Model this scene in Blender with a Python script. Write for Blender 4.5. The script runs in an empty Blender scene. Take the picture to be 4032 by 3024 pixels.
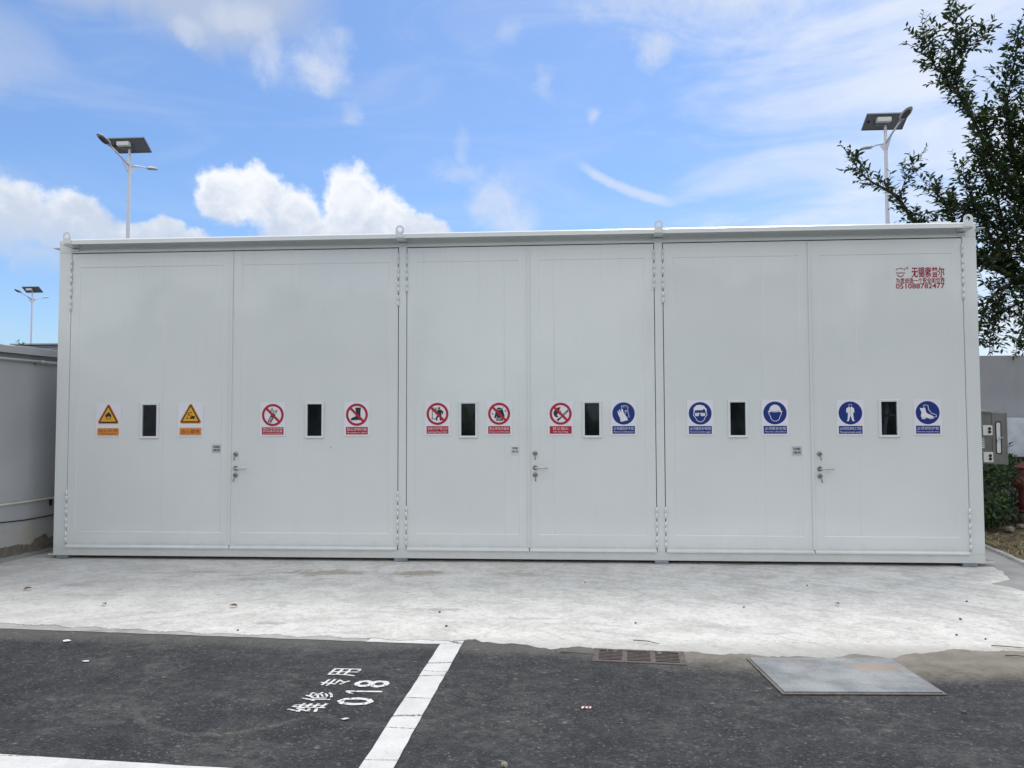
import bpy, bmesh, math, random
from mathutils import Vector, Matrix
import numpy as np

rnd = random.Random(7)
SC = bpy.context.scene
COL = SC.collection
R = math.radians

# ------------------------------------------------------------------ camera
cam = bpy.data.objects.new('camera', bpy.data.cameras.new('camera'))
COL.objects.link(cam)
cam.data.sensor_width = 36.0
cam.data.lens = 27.04
cam.data.clip_start = 0.05
cam.data.clip_end = 3000
cam.matrix_world = (Matrix.Translation((0, -8.53, 1.6)) @ Matrix.Rotation(R(3.794), 4, 'Z')
                    @ Matrix.Rotation(R(90 + 2.525), 4, 'X') @ Matrix.Rotation(R(-0.183), 4, 'Z'))
SC.camera = cam

# ------------------------------------------------------------------ sky
SUN_EL, SUN_AZ = 64.0, 24.0          # azimuth measured from +y towards +x
SKY_STRENGTH = 0.1

def build_world():
    w = bpy.data.worlds.new('World'); SC.world = w; w.use_nodes = True
    nt = w.node_tree; nt.nodes.clear()
    L = nt.links.new
    def V(x): return x
    def setin(sock, v):
        if hasattr(v, 'is_output'): L(v, sock)
        else: sock.default_value = v
    def M(op, a, b=0.0, c=0.0, clamp=False):
        n = nt.nodes.new('ShaderNodeMath'); n.operation = op; n.use_clamp = clamp
        for i, v in enumerate((a, b, c)): setin(n.inputs[i], v)
        return n.outputs[0]
    def sstep(x, lo, hi):
        n = nt.nodes.new('ShaderNodeMapRange'); n.interpolation_type = 'SMOOTHSTEP'
        setin(n.inputs['Value'], x); n.inputs['From Min'].default_value = lo; n.inputs['From Max'].default_value = hi
        return n.outputs['Result']
    def mixc(f, a, b):
        n = nt.nodes.new('ShaderNodeMix'); n.data_type = 'RGBA'; n.clamp_factor = True
        setin(n.inputs[0], f); setin(n.inputs[6], a); setin(n.inputs[7], b)
        return n.outputs[2]
    def noise(vec, scale, detail=6.0, rough=0.55, dist=0.0):
        n = nt.nodes.new('ShaderNodeTexNoise'); L(vec, n.inputs['Vector'])
        n.inputs['Scale'].default_value = scale; n.inputs['Detail'].default_value = detail
        n.inputs['Roughness'].default_value = rough; n.inputs['Distortion'].default_value = dist
        return n
    tc = nt.nodes.new('ShaderNodeTexCoord')
    d = tc.outputs['Generated']
    sx = nt.nodes.new('ShaderNodeSeparateXYZ'); L(d, sx.inputs[0])
    x, y, z = sx.outputs
    az = M('MULTIPLY', M('ARCTAN2', x, y), 57.29578)
    el = M('MULTIPLY', M('ARCSINE', z), 57.29578)
    cmb = nt.nodes.new('ShaderNodeCombineXYZ')
    L(M('MULTIPLY', az, 0.1), cmb.inputs[0]); L(M('MULTIPLY', el, 0.1), cmb.inputs[1])
    ang = cmb.outputs[0]                         # angular coordinates / 10 degrees
    nA = noise(ang, 2.6, 9.0, 0.62)              # billows
    sA = nt.nodes.new('ShaderNodeSeparateColor'); L(nA.outputs['Color'], sA.inputs[0])
    az1 = M('ADD', az, M('MULTIPLY', M('SUBTRACT', sA.outputs[0], 0.5), 3.0))
    el1 = M('ADD', el, M('MULTIPLY', M('SUBTRACT', sA.outputs[1], 0.5), 3.0))
    nW = noise(ang, 1.1, 8.0, 0.6, 0.6)
    sW = nt.nodes.new('ShaderNodeSeparateColor'); L(nW.outputs['Color'], sW.inputs[0])
    az2 = M('ADD', az, M('MULTIPLY', M('SUBTRACT', sW.outputs[0], 0.5), 7.0))
    el2 = M('ADD', el, M('MULTIPLY', M('SUBTRACT', sW.outputs[1], 0.5), 6.0))
    def ell(a, e, A, E, a0, e0, sa, se):
        da = M('DIVIDE', M('SUBTRACT', A, a0), sa); de = M('DIVIDE', M('SUBTRACT', E, e0), se)
        return M('SUBTRACT', 1.0, M('ADD', M('MULTIPLY', da, da), M('MULTIPLY', de, de)))
    # heaped clouds above the roof: (azimuth, elevation, half-width, half-height) in degrees
    heaps = [(-37.8, 12.6, 3.4, 2.6), (-33.8, 12.4, 2.9, 2.4), (-30.6, 11.6, 2.0, 1.9), (-28.4, 12.2, 1.9, 1.5), (-26.4, 12.0, 1.5, 1.2),
             (-24.4, 15.3, 2.2, 2.1), (-22.0, 15.6, 2.0, 2.2), (-19.8, 14.4, 2.6, 2.2), (-15.8, 15.5, 2.2, 2.9), (-13.4, 14.4, 2.6, 2.4),
             (-17.5, 13.2, 5.5, 2.0), (-10.3, 13.0, 2.2, 2.0), (-35.8, 9.8, 1.9, 1.3),
             (-62, 11.5, 6, 3.5), (-54, 10.5, 4, 2.2), (52, 10, 6, 2.6), (70, 12, 7, 4), (110, 11, 9, 4), (150, 10, 8, 3.2),
             (-100, 12, 9, 4.2), (-150, 11, 8, 3.6)]
    f = None
    for h in heaps:
        e = ell(None, None, az1, el1, *h)
        f = e if f is None else M('MAXIMUM', f, e)
    nB = noise(ang, 7.0, 8.0, 0.6)
    f = M('ADD', f, M('MULTIPLY', M('SUBTRACT', nB.outputs[0], 0.5), 1.1))
    cum = sstep(f, -0.08, 0.55)
    cum = M('MULTIPLY', cum, sstep(M('ADD', el1, M('MULTIPLY', M('SUBTRACT', nW.outputs[0], 0.5), 4.0)), 8.0, 13.0))
    # thin veil of high cloud, thickest on the sun's side
    mp = nt.nodes.new('ShaderNodeMapping'); L(ang, mp.inputs[0])
    mp.inputs['Rotation'].default_value = (0, 0, R(24)); mp.inputs['Scale'].default_value = (0.55, 1.9, 1)
    nS = noise(mp.outputs[0], 1.25, 9.0, 0.58, 0.9)
    mp2 = nt.nodes.new('ShaderNodeMapping'); L(ang, mp2.inputs[0])
    mp2.inputs['Rotation'].default_value = (0, 0, R(-28)); mp2.inputs['Scale'].default_value = (0.6, 1.5, 1)
    nS2 = noise(mp2.outputs[0], 1.7, 8.0, 0.6, 0.5)
    sunside = ell(None, None, az, el, 47.0, 22.0, 42.0, 44.0)
    veil = M('ADD', M('MULTIPLY', sunside, 0.88), M('MULTIPLY', M('SUBTRACT', nS.outputs[0], 0.5), 1.25))
    veil = M('ADD', veil, M('MULTIPLY', M('SUBTRACT', nS2.outputs[0], 0.5), 0.6))
    veil = M('MULTIPLY', sstep(veil, 0.0, 1.02), 0.95)
    # faint film everywhere, patchy
    film = M('MULTIPLY', sstep(nS.outputs[0], 0.40, 0.78), 0.22)
    # broad grey cloud up on the one side, ragged wisps, one long streak
    grey = M('MULTIPLY', sstep(ell(None, None, az2, el2, -29.0, 29.6, 14.0, 5.8), 0.0, 0.7), 0.93)
    grey2 = M('MULTIPLY', sstep(ell(None, None, az2, el2, -40.0, 22.0, 6.5, 3.0), 0.0, 1.0), 0.55)
    nF = noise(ang, 4.2, 9.0, 0.68, 0.35)
    ragged = M('MULTIPLY', M('SUBTRACT', nF.outputs[0], 0.5), 3.2)
    wis = None
    for a0, e0, sa, se, k in [(-17.2, 25.4, 1.7, 1.9, .62), (-17.9, 24.0, 2.3, 1.6, .8), (-21.4, 24.4, 1.2, 2.0, .6), (-23.2, 26.4, 2.6, 1.2, .5), (-26.9, 25.4, 1.3, .8, .45), (-16.0, 21.4, .8, .8, .4),
                              (-5.0, 16.2, 2.2, 1.9, .72), (-8.0, 17.9, 2.4, .9, .45), (-3.6, 14.4, 1.8, 1.8, .72), (-7.6, 19.4, .6, 1.8, .3),
                              (6.8, 25.6, 1.7, 1.3, .8), (-1.2, 24.0, .9, 1.2, .4), (13.0, 28.8, 9.0, 2.2, .75), (4.0, 28.9, 4.0, 1.5, .5), (2.6, 21.3, .7, .6, .65), (-4.0, 27.0, 1.2, 1.0, .3)]:
        m = M('MULTIPLY', sstep(M('ADD', ell(None, None, az1, el1, a0, e0, sa, se), M('ADD', ragged, -0.15)), -0.7, 1.7), k)
        m = M('MULTIPLY', m, sstep(ell(None, None, az2, el2, a0, e0, sa * 2.3, se * 2.3), 0.0, 0.85))
        wis = m if wis is None else M('MAXIMUM', wis, m)
    t = M('DIVIDE', M('ADD', M('MULTIPLY', M('SUBTRACT', az, 1.0), 0.917), M('MULTIPLY', M('SUBTRACT', el, 18.6), -0.398)), 8.2)
    dist = M('ADD', M('MULTIPLY', M('SUBTRACT', az, 1.0), 0.398), M('MULTIPLY', M('SUBTRACT', el, 18.6), 0.917))
    dist = M('ADD', dist, M('MULTIPLY', M('MULTIPLY', t, M('SUBTRACT', 1.0, t)), 1.6))
    dist = M('ADD', dist, M('MULTIPLY', M('SUBTRACT', nB.outputs[0], 0.5), 0.5))
    dd = M('DIVIDE', dist, 0.42)
    streak = M('MULTIPLY', M('SUBTRACT', 1.0, M('MULTIPLY', dd, dd), clamp=True), M('MULTIPLY', sstep(t, -0.05, 0.25), M('SUBTRACT', 1.0, sstep(t, 0.75, 1.1))))
    streak = M('MULTIPLY', streak, 0.6)
    # above and behind the camera: brighter, denser cloud, added to light the doors
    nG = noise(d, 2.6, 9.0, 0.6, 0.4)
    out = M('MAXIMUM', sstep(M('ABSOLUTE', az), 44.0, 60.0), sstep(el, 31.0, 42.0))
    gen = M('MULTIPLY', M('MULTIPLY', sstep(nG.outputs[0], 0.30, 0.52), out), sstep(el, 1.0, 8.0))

    sky = nt.nodes.new('ShaderNodeTexSky'); sky.sky_type = 'NISHITA'; sky.sun_disc = False
    sky.sun_elevation = R(SUN_EL); sky.sun_rotation = R(SUN_AZ)
    sky.air_density = 1.0; sky.dust_density = 1.0; sky.ozone_density = 2.0; sky.altitude = 0
    gain = nt.nodes.new('ShaderNodeMix'); gain.data_type = 'RGBA'; gain.blend_type = 'MULTIPLY'; gain.inputs[0].default_value = 1
    L(sky.outputs[0], gain.inputs[6]); gain.inputs[7].default_value = SKY_GAIN
    c = gain.outputs[2]
    white = CLOUD_WHITE; greyc = CLOUD_GREY
    c = mixc(film, c, (*[v * 0.9 for v in white[:3]], 1))
    c = mixc(grey, c, greyc)
    c = mixc(grey2, c, (*[v * 1.08 for v in greyc[:3]], 1))
    c = mixc(veil, c, white)
    c = mixc(wis, c, (*[v * 0.9 for v in white[:3]], 1))
    c = mixc(streak, c, (*[v * 0.92 for v in white[:3]], 1))
    nC = noise(ang, 5.0, 9.0, 0.62, 0.2)
    lit = M('ADD', sstep(M('ADD', el1, M('MULTIPLY', M('SUBTRACT', nC.outputs[0], 0.5), 11.0)), 11.4, 18.2), M('MULTIPLY', M('MULTIPLY', M('SUBTRACT', 0.75, f, clamp=True), 1.0), sstep(el1, 12.6, 15.5)))
    cumc = mixc(lit, (3.75, 4.2, 5.0, 1), (5.9, 6.02, 6.2, 1))
    c = mixc(M('MULTIPLY', cum, 0.96), c, cumc)
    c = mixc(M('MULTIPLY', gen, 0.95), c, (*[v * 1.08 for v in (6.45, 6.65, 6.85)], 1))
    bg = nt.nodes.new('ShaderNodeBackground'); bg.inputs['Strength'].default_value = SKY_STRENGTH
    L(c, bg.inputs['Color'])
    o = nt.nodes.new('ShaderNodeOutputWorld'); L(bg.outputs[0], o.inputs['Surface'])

SKY_GAIN = (.66, .81, .99, 1)
CLOUD_WHITE = (5.1, 5.42, 6.0, 1)
CLOUD_GREY = (2.85, 3.4, 4.55, 1)
build_world()

# ------------------------------------------------------------------ sun behind thin cloud
sl = bpy.data.lights.new('sun', 'SUN'); sl.energy = .9; sl.angle = R(18); sl.color = (1.0, 0.96, 0.9)
sun = bpy.data.objects.new('sun', sl); COL.objects.link(sun)
sd = Vector((math.sin(R(SUN_AZ)) * math.cos(R(SUN_EL)), math.cos(R(SUN_AZ)) * math.cos(R(SUN_EL)), math.sin(R(SUN_EL))))
sun.rotation_euler = sd.to_track_quat('Z', 'Y').to_euler()
sun.location = sd * 60

SC.view_settings.view_transform = 'Standard'
SC.view_settings.look = 'None'
SC.view_settings.gamma = 1.0
SC.view_settings.use_curve_mapping = False
SC.view_settings.exposure = 0.72

# ------------------------------------------------------------------ materials
class NB:
    def __init__(s, name):
        s.m = bpy.data.materials.new(name); s.m.use_nodes = True
        s.nt = s.m.node_tree; s.p = s.nt.nodes['Principled BSDF']
        s.o = s.nt.nodes['Material Output']
        s.tc = s.nt.nodes.new('ShaderNodeTexCoord')
    def L(s, a, b): s.nt.links.new(a, b)
    def set(s, sock, v):
        if hasattr(v, 'is_output'): s.L(v, sock)
        else: sock.default_value = v
    def pos(s, scale=(1, 1, 1), world=True):
        mp = s.nt.nodes.new('ShaderNodeMapping')
        if world:
            g = s.nt.nodes.new('ShaderNodeNewGeometry'); s.L(g.outputs['Position'], mp.inputs[0])
        else: s.L(s.tc.outputs['Object'], mp.inputs[0])
        mp.inputs['Scale'].default_value = scale
        return mp.outputs[0]
    def noise(s, scale, detail=5, rough=.55, vec=None, stretch=(1, 1, 1), dist=0.0):
        n = s.nt.nodes.new('ShaderNodeTexNoise'); s.L(vec or s.pos(stretch), n.inputs['Vector'])
        n.inputs['Scale'].default_value = scale; n.inputs['Detail'].default_value = detail
        n.inputs['Roughness'].default_value = rough; n.inputs['Distortion'].default_value = dist
        return n.outputs[0]
    def voro(s, scale, feature='F1', vec=None, stretch=(1, 1, 1)):
        n = s.nt.nodes.new('ShaderNodeTexVoronoi'); n.feature = feature; s.L(vec or s.pos(stretch), n.inputs['Vector'])
        n.inputs['Scale'].default_value = scale
        return n
    def M(s, op, a, b=0.0, c=0.0, clamp=False):
        n = s.nt.nodes.new('ShaderNodeMath'); n.operation = op; n.use_clamp = clamp
        for i, v in enumerate((a, b, c)): s.set(n.inputs[i], v)
        return n.outputs[0]
    def step(s, x, lo, hi):
        n = s.nt.nodes.new('ShaderNodeMapRange'); n.interpolation_type = 'SMOOTHSTEP'
        s.set(n.inputs['Value'], x); n.inputs['From Min'].default_value = lo; n.inputs['From Max'].default_value = hi
        return n.outputs['Result']
    def mix(s, f, a, b):
        n = s.nt.nodes.new('ShaderNodeMix'); n.data_type = 'RGBA'; n.clamp_factor = True
        for i, v in ((0, f), (6, a), (7, b)):
            if isinstance(v, tuple) and len(v) == 3: v = (*v, 1)
            s.set(n.inputs[i], v)
        return n.outputs[2]
    def xyz(s):
        g = s.nt.nodes.new('ShaderNodeNewGeometry'); n = s.nt.nodes.new('ShaderNodeSeparateXYZ'); s.L(g.outputs['Position'], n.inputs[0])
        return n.outputs
    def bump(s, h, strength=.3, dist=.01):
        b = s.nt.nodes.new('ShaderNodeBump'); s.L(h, b.inputs['Height'])
        b.inputs['Strength'].default_value = strength; b.inputs['Distance'].default_value = dist
        if s.p.inputs['Normal'].is_linked:
            s.L(s.p.inputs['Normal'].links[0].from_socket, b.inputs['Normal'])
        s.L(b.outputs[0], s.p.inputs['Normal'])
    def col(s, v):
        if isinstance(v, tuple) and len(v) == 3: v = (*v, 1)
        s.set(s.p.inputs['Base Color'], v)
    def rough(s, v): s.set(s.p.inputs['Roughness'], v)
    def metal(s, v): s.set(s.p.inputs['Metallic'], v)
    def spec(s, v): s.set(s.p.inputs['Specular IOR Level'], v)

def plain(name, c, rough=.5, metal=0.0, vary=.06, scale=30, spec=.5, bump=0):
    b = NB(name); n = b.noise(scale, 4)
    b.col(b.mix(b.step(n, .3, .7), tuple(v * (1 - vary) for v in c), tuple(min(1, v * (1 + vary)) for v in c)))
    b.rough(rough); b.metal(metal); b.spec(spec)
    if bump: b.bump(b.noise(scale * 3, 4), bump, .002)
    return b.m

def paint_mat():
    b = NB('grey_white_paint')
    n1 = b.noise(.9, 4, .5); n2 = b.noise(220, 2); n3 = b.noise(3.0, 5, .6, stretch=(3.0, 1, .35))
    c = b.mix(b.step(n1, .3, .7), (.75, .78, .775), (.785, .81, .805))
    c = b.mix(b.M('MULTIPLY', b.step(n3, .56, .8), .16), c, (.60, .62, .60))
    X, Y, Z = b.xyz(); n4 = b.noise(6, 6, .7); n5 = b.noise(2.2, 5, .6, stretch=(6, 1, .5))
    c = b.mix(b.M('MULTIPLY', b.step(b.M('ADD', Z, b.M('MULTIPLY', b.M('SUBTRACT', n4, .5), .35)), .26, .05), .30), c, (.47, .45, .41))
    c = b.mix(b.M('MULTIPLY', b.M('MULTIPLY', b.step(n5, .55, .75), b.step(Z, 2.4, 3.55)), .16), c, (.50, .51, .49))
    c = b.mix(b.M('MULTIPLY', b.step(n4, .62, .78), .10), c, (.52, .52, .50))
    b.col(c)
    b.rough(b.M('ADD', .20, b.M('MULTIPLY', n1, .10)))

    b.p.inputs['Coat Weight'].default_value = .8; b.p.inputs['Coat Roughness'].default_value = .10; b.p.inputs['Coat IOR'].default_value = 1.6
    b.bump(b.noise(1.1, 2, .45, stretch=(1, 1, .7)), .6, .035)        # oil-canning of the sheet
    b.bump(b.voro(.9, 'SMOOTH_F1', stretch=(1.2, 1, .8)).outputs[0], .12, .03)
    b.bump(n2, .05, .001)
    b.L(b.p.inputs['Normal'].links[0].from_socket, b.p.inputs['Coat Normal'])
    return b.m

def asphalt_mat():
    b = NB('asphalt')
    X, Y, Z = b.xyz()
    v = b.voro(95); vd = v.outputs['Distance']; vc = b.nt.nodes.new('ShaderNodeSeparateColor'); b.L(v.outputs['Color'], vc.inputs[0])
    agg = vc.outputs[0]
    n1 = b.noise(1.3, 6, .6); n2 = b.noise(6.5, 6, .62); n3 = b.noise(28, 5, .7, stretch=(1, 1.3, 1))
    n4 = b.noise(11, 7, .72, stretch=(.8, 1.25, 1), dist=.3)
    c = b.mix(b.step(n2, .3, .7), (.018, .020, .025), (.036, .038, .043))
    c = b.mix(b.M('MULTIPLY', b.step(agg, .5, 1.0), .45), c, (.095, .096, .095))
    c = b.mix(b.M('MULTIPLY', b.step(agg, .95, 1.0), .6), c, (.19, .185, .175))
    dust = b.M('MULTIPLY', b.step(b.M('ADD', n1, b.M('MULTIPLY', b.M('SUBTRACT', n4, .5), 1.9)), .46, .88), .55)
    c = b.mix(dust, c, (.105, .102, .098))
    v2 = b.voro(19, stretch=(.7, 1.2, 1)); vc2 = b.nt.nodes.new('ShaderNodeSeparateColor'); b.L(v2.outputs['Color'], vc2.inputs[0])
    fl = b.M('MULTIPLY', b.step(vc2.outputs[0], .80, .95), b.step(b.M('ADD', v2.outputs['Distance'], b.M('MULTIPLY', n3, .5)), .56, .30))
    c = b.mix(b.M('MULTIPLY', b.M('MULTIPLY', fl, b.step(n1, .36, .58)), .8), c, (.25, .235, .21))
    c = b.mix(b.M('MULTIPLY', b.step(n3, .56, .78), .65), c, (.16, .152, .14))
    ns = b.noise(1.9, 7, .7, dist=.7); c = b.mix(b.M('MULTIPLY', b.M('MULTIPLY', b.step(ns, .54, .70), b.step(n4, .36, .6)), .6), c, (.135, .132, .128))
    n7 = b.noise(34, 9, .82, stretch=(.8, 1.1, 1)); n8 = b.noise(2.6, 5, .6)
    c = b.mix(b.M('MULTIPLY', b.step(b.M('ADD', n7, b.M('MULTIPLY', b.M('SUBTRACT', n8, .5), .28)), .555, .66), .75), c, (.155, .15, .142))
    c = b.mix(b.M('MULTIPLY', b.step(n7, .46, .36), .6), c, (.014, .015, .018))
    # dusty ring left by a turning tyre, and a lighter one beside the stripe
    for (cx, cy, r, w, k) in ((-1.86, -4.10, .56, .030, .36), (-.98, -3.98, .52, .05, .22)):
        dx = b.M('SUBTRACT', X, cx); dy = b.M('SUBTRACT', Y, cy)
        rr = b.M('SQRT', b.M('ADD', b.M('MULTIPLY', dx, dx), b.M('MULTIPLY', dy, dy)))
        e = b.M('DIVIDE', b.M('ADD', b.M('SUBTRACT', rr, r), b.M('MULTIPLY', b.M('SUBTRACT', n2, .5), .12)), w)
        ring = b.M('SUBTRACT', 1.0, b.M('MULTIPLY', e, e), clamp=True)
        ring = b.M('MULTIPLY', ring, b.step(b.M('MULTIPLY', dy, -1.0), .2, .42))
        c = b.mix(b.M('MULTIPLY', b.M('MULTIPLY', ring, k), b.step(n7, .40, .56)), c, (.22, .20, .175))
    # sand washed from the concrete, deepest by the steel plate
    d0 = b.M('ADD', b.M('MULTIPLY', b.M('SUBTRACT', n1, .5), .8), b.M('MULTIPLY', b.M('SUBTRACT', n3, .5), .7))
    edge = b.M('ADD', b.M('ADD', Y, 3.22), b.M('MULTIPLY', b.M('MULTIPLY', X, .035), 1.0))
    sand1 = b.step(b.M('ADD', edge, b.M('MULTIPLY', d0, .35)), -.16, .12)
    sand1 = b.M('MULTIPLY', sand1, b.M('ADD', .28, b.M('MULTIPLY', b.step(X, -.4, .8), .5)))
    c = b.mix(sand1, c, (.25, .235, .215))
    dx = b.M('DIVIDE', b.M('SUBTRACT', X, 2.35), 2.1); dy = b.M('DIVIDE', b.M('ADD', Y, 3.18), .55)
    e = b.M('SUBTRACT', 1.0, b.M('ADD', b.M('MULTIPLY', dx, dx), b.M('MULTIPLY', dy, dy)))
    sand2 = b.step(b.M('ADD', e, d0), -.05, .85)
    c = b.mix(b.M('MULTIPLY', sand2, .72), c, b.mix(b.step(n2, .35, .65), (.205, .18, .15), (.30, .272, .225)))
    b.col(c)
    b.rough(b.M('SUBTRACT', .95, b.M('MULTIPLY', b.step(n1, .3, .6), .12)))
    b.spec(.35)
    b.bump(vd, .55, .006)
    b.bump(n3, .5, .008)
    return b.m

def concrete_mat():
    b = NB('cement_apron')
    X, Y, Z = b.xyz()
    n1 = b.noise(.75, 6, .6); n2 = b.noise(3.0, 8, .68, stretch=(.9, 1.0, 1), dist=.5); n3 = b.noise(15, 7, .74, stretch=(.85, 1.0, 1)); n4 = b.noise(70, 4, .7)
    c = b.mix(b.step(n2, .34, .62), (.545, .53, .505), (.725, .71, .68))
    c = b.mix(b.M('MULTIPLY', b.step(n3, .50, .72), .55), c, (.43, .425, .41))
    c = b.mix(b.M('MULTIPLY', b.step(n3, .52, .30), .5), c, (.74, .735, .72))
    c = b.mix(b.M('MULTIPLY', b.step(n1, .46, .70), .22), c, (.46, .46, .455))
    c = b.mix(b.M('MULTIPLY', b.step(n4, .57, .72), .6), c, (.37, .355, .335))
    n5 = b.noise(7.0, 8, .76, stretch=(.8, 1.0, 1), dist=.6); n6 = b.noise(24, 7, .78, stretch=(.9, 1.0, 1))
    c = b.mix(b.M('MULTIPLY', b.step(b.noise(19, 6, .75, stretch=(.7, 1.0, 1), dist=.4), .58, .70), .5), c, (.47, .405, .32))
    blot = b.M('MULTIPLY', b.step(n5, .50, .66), b.M('ADD', .25, b.M('MULTIPLY', b.step(n1, .4, .6), .4)))
    c = b.mix(blot, c, (.40, .385, .365))
    c = b.mix(b.M('MULTIPLY', b.step(n6, .535, .66), .72), c, (.36, .345, .325))
    c = b.mix(b.M('MULTIPLY', b.step(n6, .46, .32), .75), c, (.82, .81, .79))
    # soft shadow painted in: greyer strip by the doors, duller side by the wall
    wob = b.M('ADD', b.M('MULTIPLY', b.M('SUBTRACT', n1, .5), 1.6), b.M('MULTIPLY', b.M('SUBTRACT', n2, .5), .9))
    strip = b.step(b.M('ADD', Y, wob), -1.15, -.25)
    c = b.mix(b.M('MULTIPLY', strip, .05), c, (.40, .365, .35))
    left = b.step(b.M('ADD', b.M('MULTIPLY', X, -1.0), wob), 2.2, 4.6)
    c = b.mix(b.M('MULTIPLY', left, .20), c, (.42, .42, .42))
    # brown mud smears
    ns = b.noise(1.5, 6, .65, stretch=(.55, 2.2, 1), dist=.8)
    mud = b.M('MULTIPLY', b.step(ns, .60, .74), b.step(b.M('ADD', Y, b.M('MULTIPLY', n2, .5)), -1.4, -.2))
    c = b.mix(b.M('MULTIPLY', mud, .75), c, (.27, .22, .165))
    ns2 = b.noise(1.0, 6, .7, stretch=(.8, 1.6, 1), dist=.8)
    c = b.mix(b.M('MULTIPLY', b.step(ns2, .63, .76), .4), c, (.36, .30, .23))
    # sand along the front edge on the sunny side
    dx = b.step(X, .9, 2.4); ed = b.step(b.M('ADD', b.M('ADD', b.M('MULTIPLY', Y, -1.0), -2.98), b.M('MULTIPLY', b.M('SUBTRACT', n2, .5), .7)), -.15, .30)
    c = b.mix(b.M('MULTIPLY', b.M('MULTIPLY', dx, ed), .85), c, (.34, .30, .24))
    ed2 = b.step(b.M('ADD', b.M('ADD', b.M('MULTIPLY', Y, -1.0), -2.93), b.M('MULTIPLY', b.M('SUBTRACT', n2, .5), .5)), -.1, .2)
    c = b.mix(b.M('MULTIPLY', ed2, .5), c, (.40, .39, .37))
    for cx, rx, k in ((-2.44, .62, .8), (-1.50, .42, .9), (-.50, .40, .5), (-3.6, .5, .25), (1.9, .35, .25)):
        dx = b.M('DIVIDE', b.M('SUBTRACT', X, cx), rx); dy = b.M('DIVIDE', b.M('ADD', Y, .62), .20)
        e = b.M('SUBTRACT', 1.0, b.M('ADD', b.M('MULTIPLY', dx, dx), b.M('MULTIPLY', dy, dy)))
        c = b.mix(b.M('MULTIPLY', b.step(b.M('ADD', e, b.M('MULTIPLY', b.M('SUBTRACT', n5, .5), 4.5)), .25, .95), k * .8), c, (.30, .245, .185))
    for cx, cy, rx, ry, k in ((-2.30, -2.60, .17, .07, .7), (-4.7, -1.35, .30, .10, .5), (-4.3, -1.75, .5, .07, .35), (-1.1, -2.1, .45, .06, .45), (-.35, -2.35, .30, .06, .4), (-3.1, -1.0, .35, .12, .4), (1.2, -2.5, .35, .08, .3), (-.2, -1.6, .5, .06, .25)):
        dx = b.M('DIVIDE', b.M('SUBTRACT', X, cx), rx); dy = b.M('DIVIDE', b.M('SUBTRACT', Y, cy), ry)
        e = b.M('SUBTRACT', 1.0, b.M('ADD', b.M('MULTIPLY', dx, dx), b.M('MULTIPLY', dy, dy)))
        c = b.mix(b.M('MULTIPLY', b.step(b.M('ADD', e, b.M('MULTIPLY', b.M('SUBTRACT', n3, .5), 3.0)), .2, 1.0), k), c, (.31, .31, .325))
    # curved scrape marks
    w = b.nt.nodes.new('ShaderNodeTexWave'); w.wave_type = 'RINGS'; w.rings_direction = 'Z'
    mp = b.nt.nodes.new('ShaderNodeMapping'); b.L(b.pos(), mp.inputs[0]); mp.inputs['Location'].default_value = (1.2, 6.2, 0)
    b.L(mp.outputs[0], w.inputs[0]); w.inputs['Scale'].default_value = 1.6; w.inputs['Distortion'].default_value = 5; w.inputs['Detail'].default_value = 3; w.inputs['Detail Scale'].default_value = .7
    c = b.mix(b.M('MULTIPLY', b.M('MULTIPLY', b.step(w.outputs[1], .86, 1.0), b.step(n1, .45, .6)), .35), c, (.36, .35, .34))
    b.col(c); b.rough(.9); b.spec(.3)
    b.bump(n2, .25, .012); b.bump(n3, .3, .005); b.bump(n4, .25, .002)
    return b.m

def roadpaint_mat(faded=False):
    b = NB('worn_road_paint' if not faded else 'faded_road_paint')
    n1 = b.noise(5, 6, .65); n3 = b.noise(45, 5, .75); n2 = b.noise(150, 3)
    c = b.mix(b.step(n1, .3, .7), (.60, .595, .585), (.72, .715, .705))
    c = b.mix(b.M('MULTIPLY', b.step(n3, .52, .72), .5), c, (.38, .37, .355))
    if faded: c = b.mix(b.M('ADD', .55, b.M('MULTIPLY', b.step(n1, .35, .65), .4)), c, (.30, .295, .285))
    cr = b.voro(1.9, 'DISTANCE_TO_EDGE', stretch=(.16, 1.3, 1)).outputs[0]
    cr = b.M('ADD', cr, b.M('MULTIPLY', b.M('SUBTRACT', n3, .5), .05))
    c = b.mix(b.step(cr, .010, .0), c, (.11, .105, .10))
    c = b.mix(b.step(b.M('ADD', n3, b.M('MULTIPLY', n1, .3)), .84, .90), c, (.07, .07, .07))
    b.col(c); b.rough(.75); b.bump(n2, .3, .003); b.bump(n3, .3, .003)
    return b.m

def stencil_mat():
    b = NB('stencil_paint')
    n3 = b.noise(60, 5, .75)
    b.col(b.mix(b.step(n3, .52, .62), (.74, .74, .73), (.055, .056, .058))); b.rough(.8); b.bump(n3, .3, .003)
    return b.m

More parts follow.
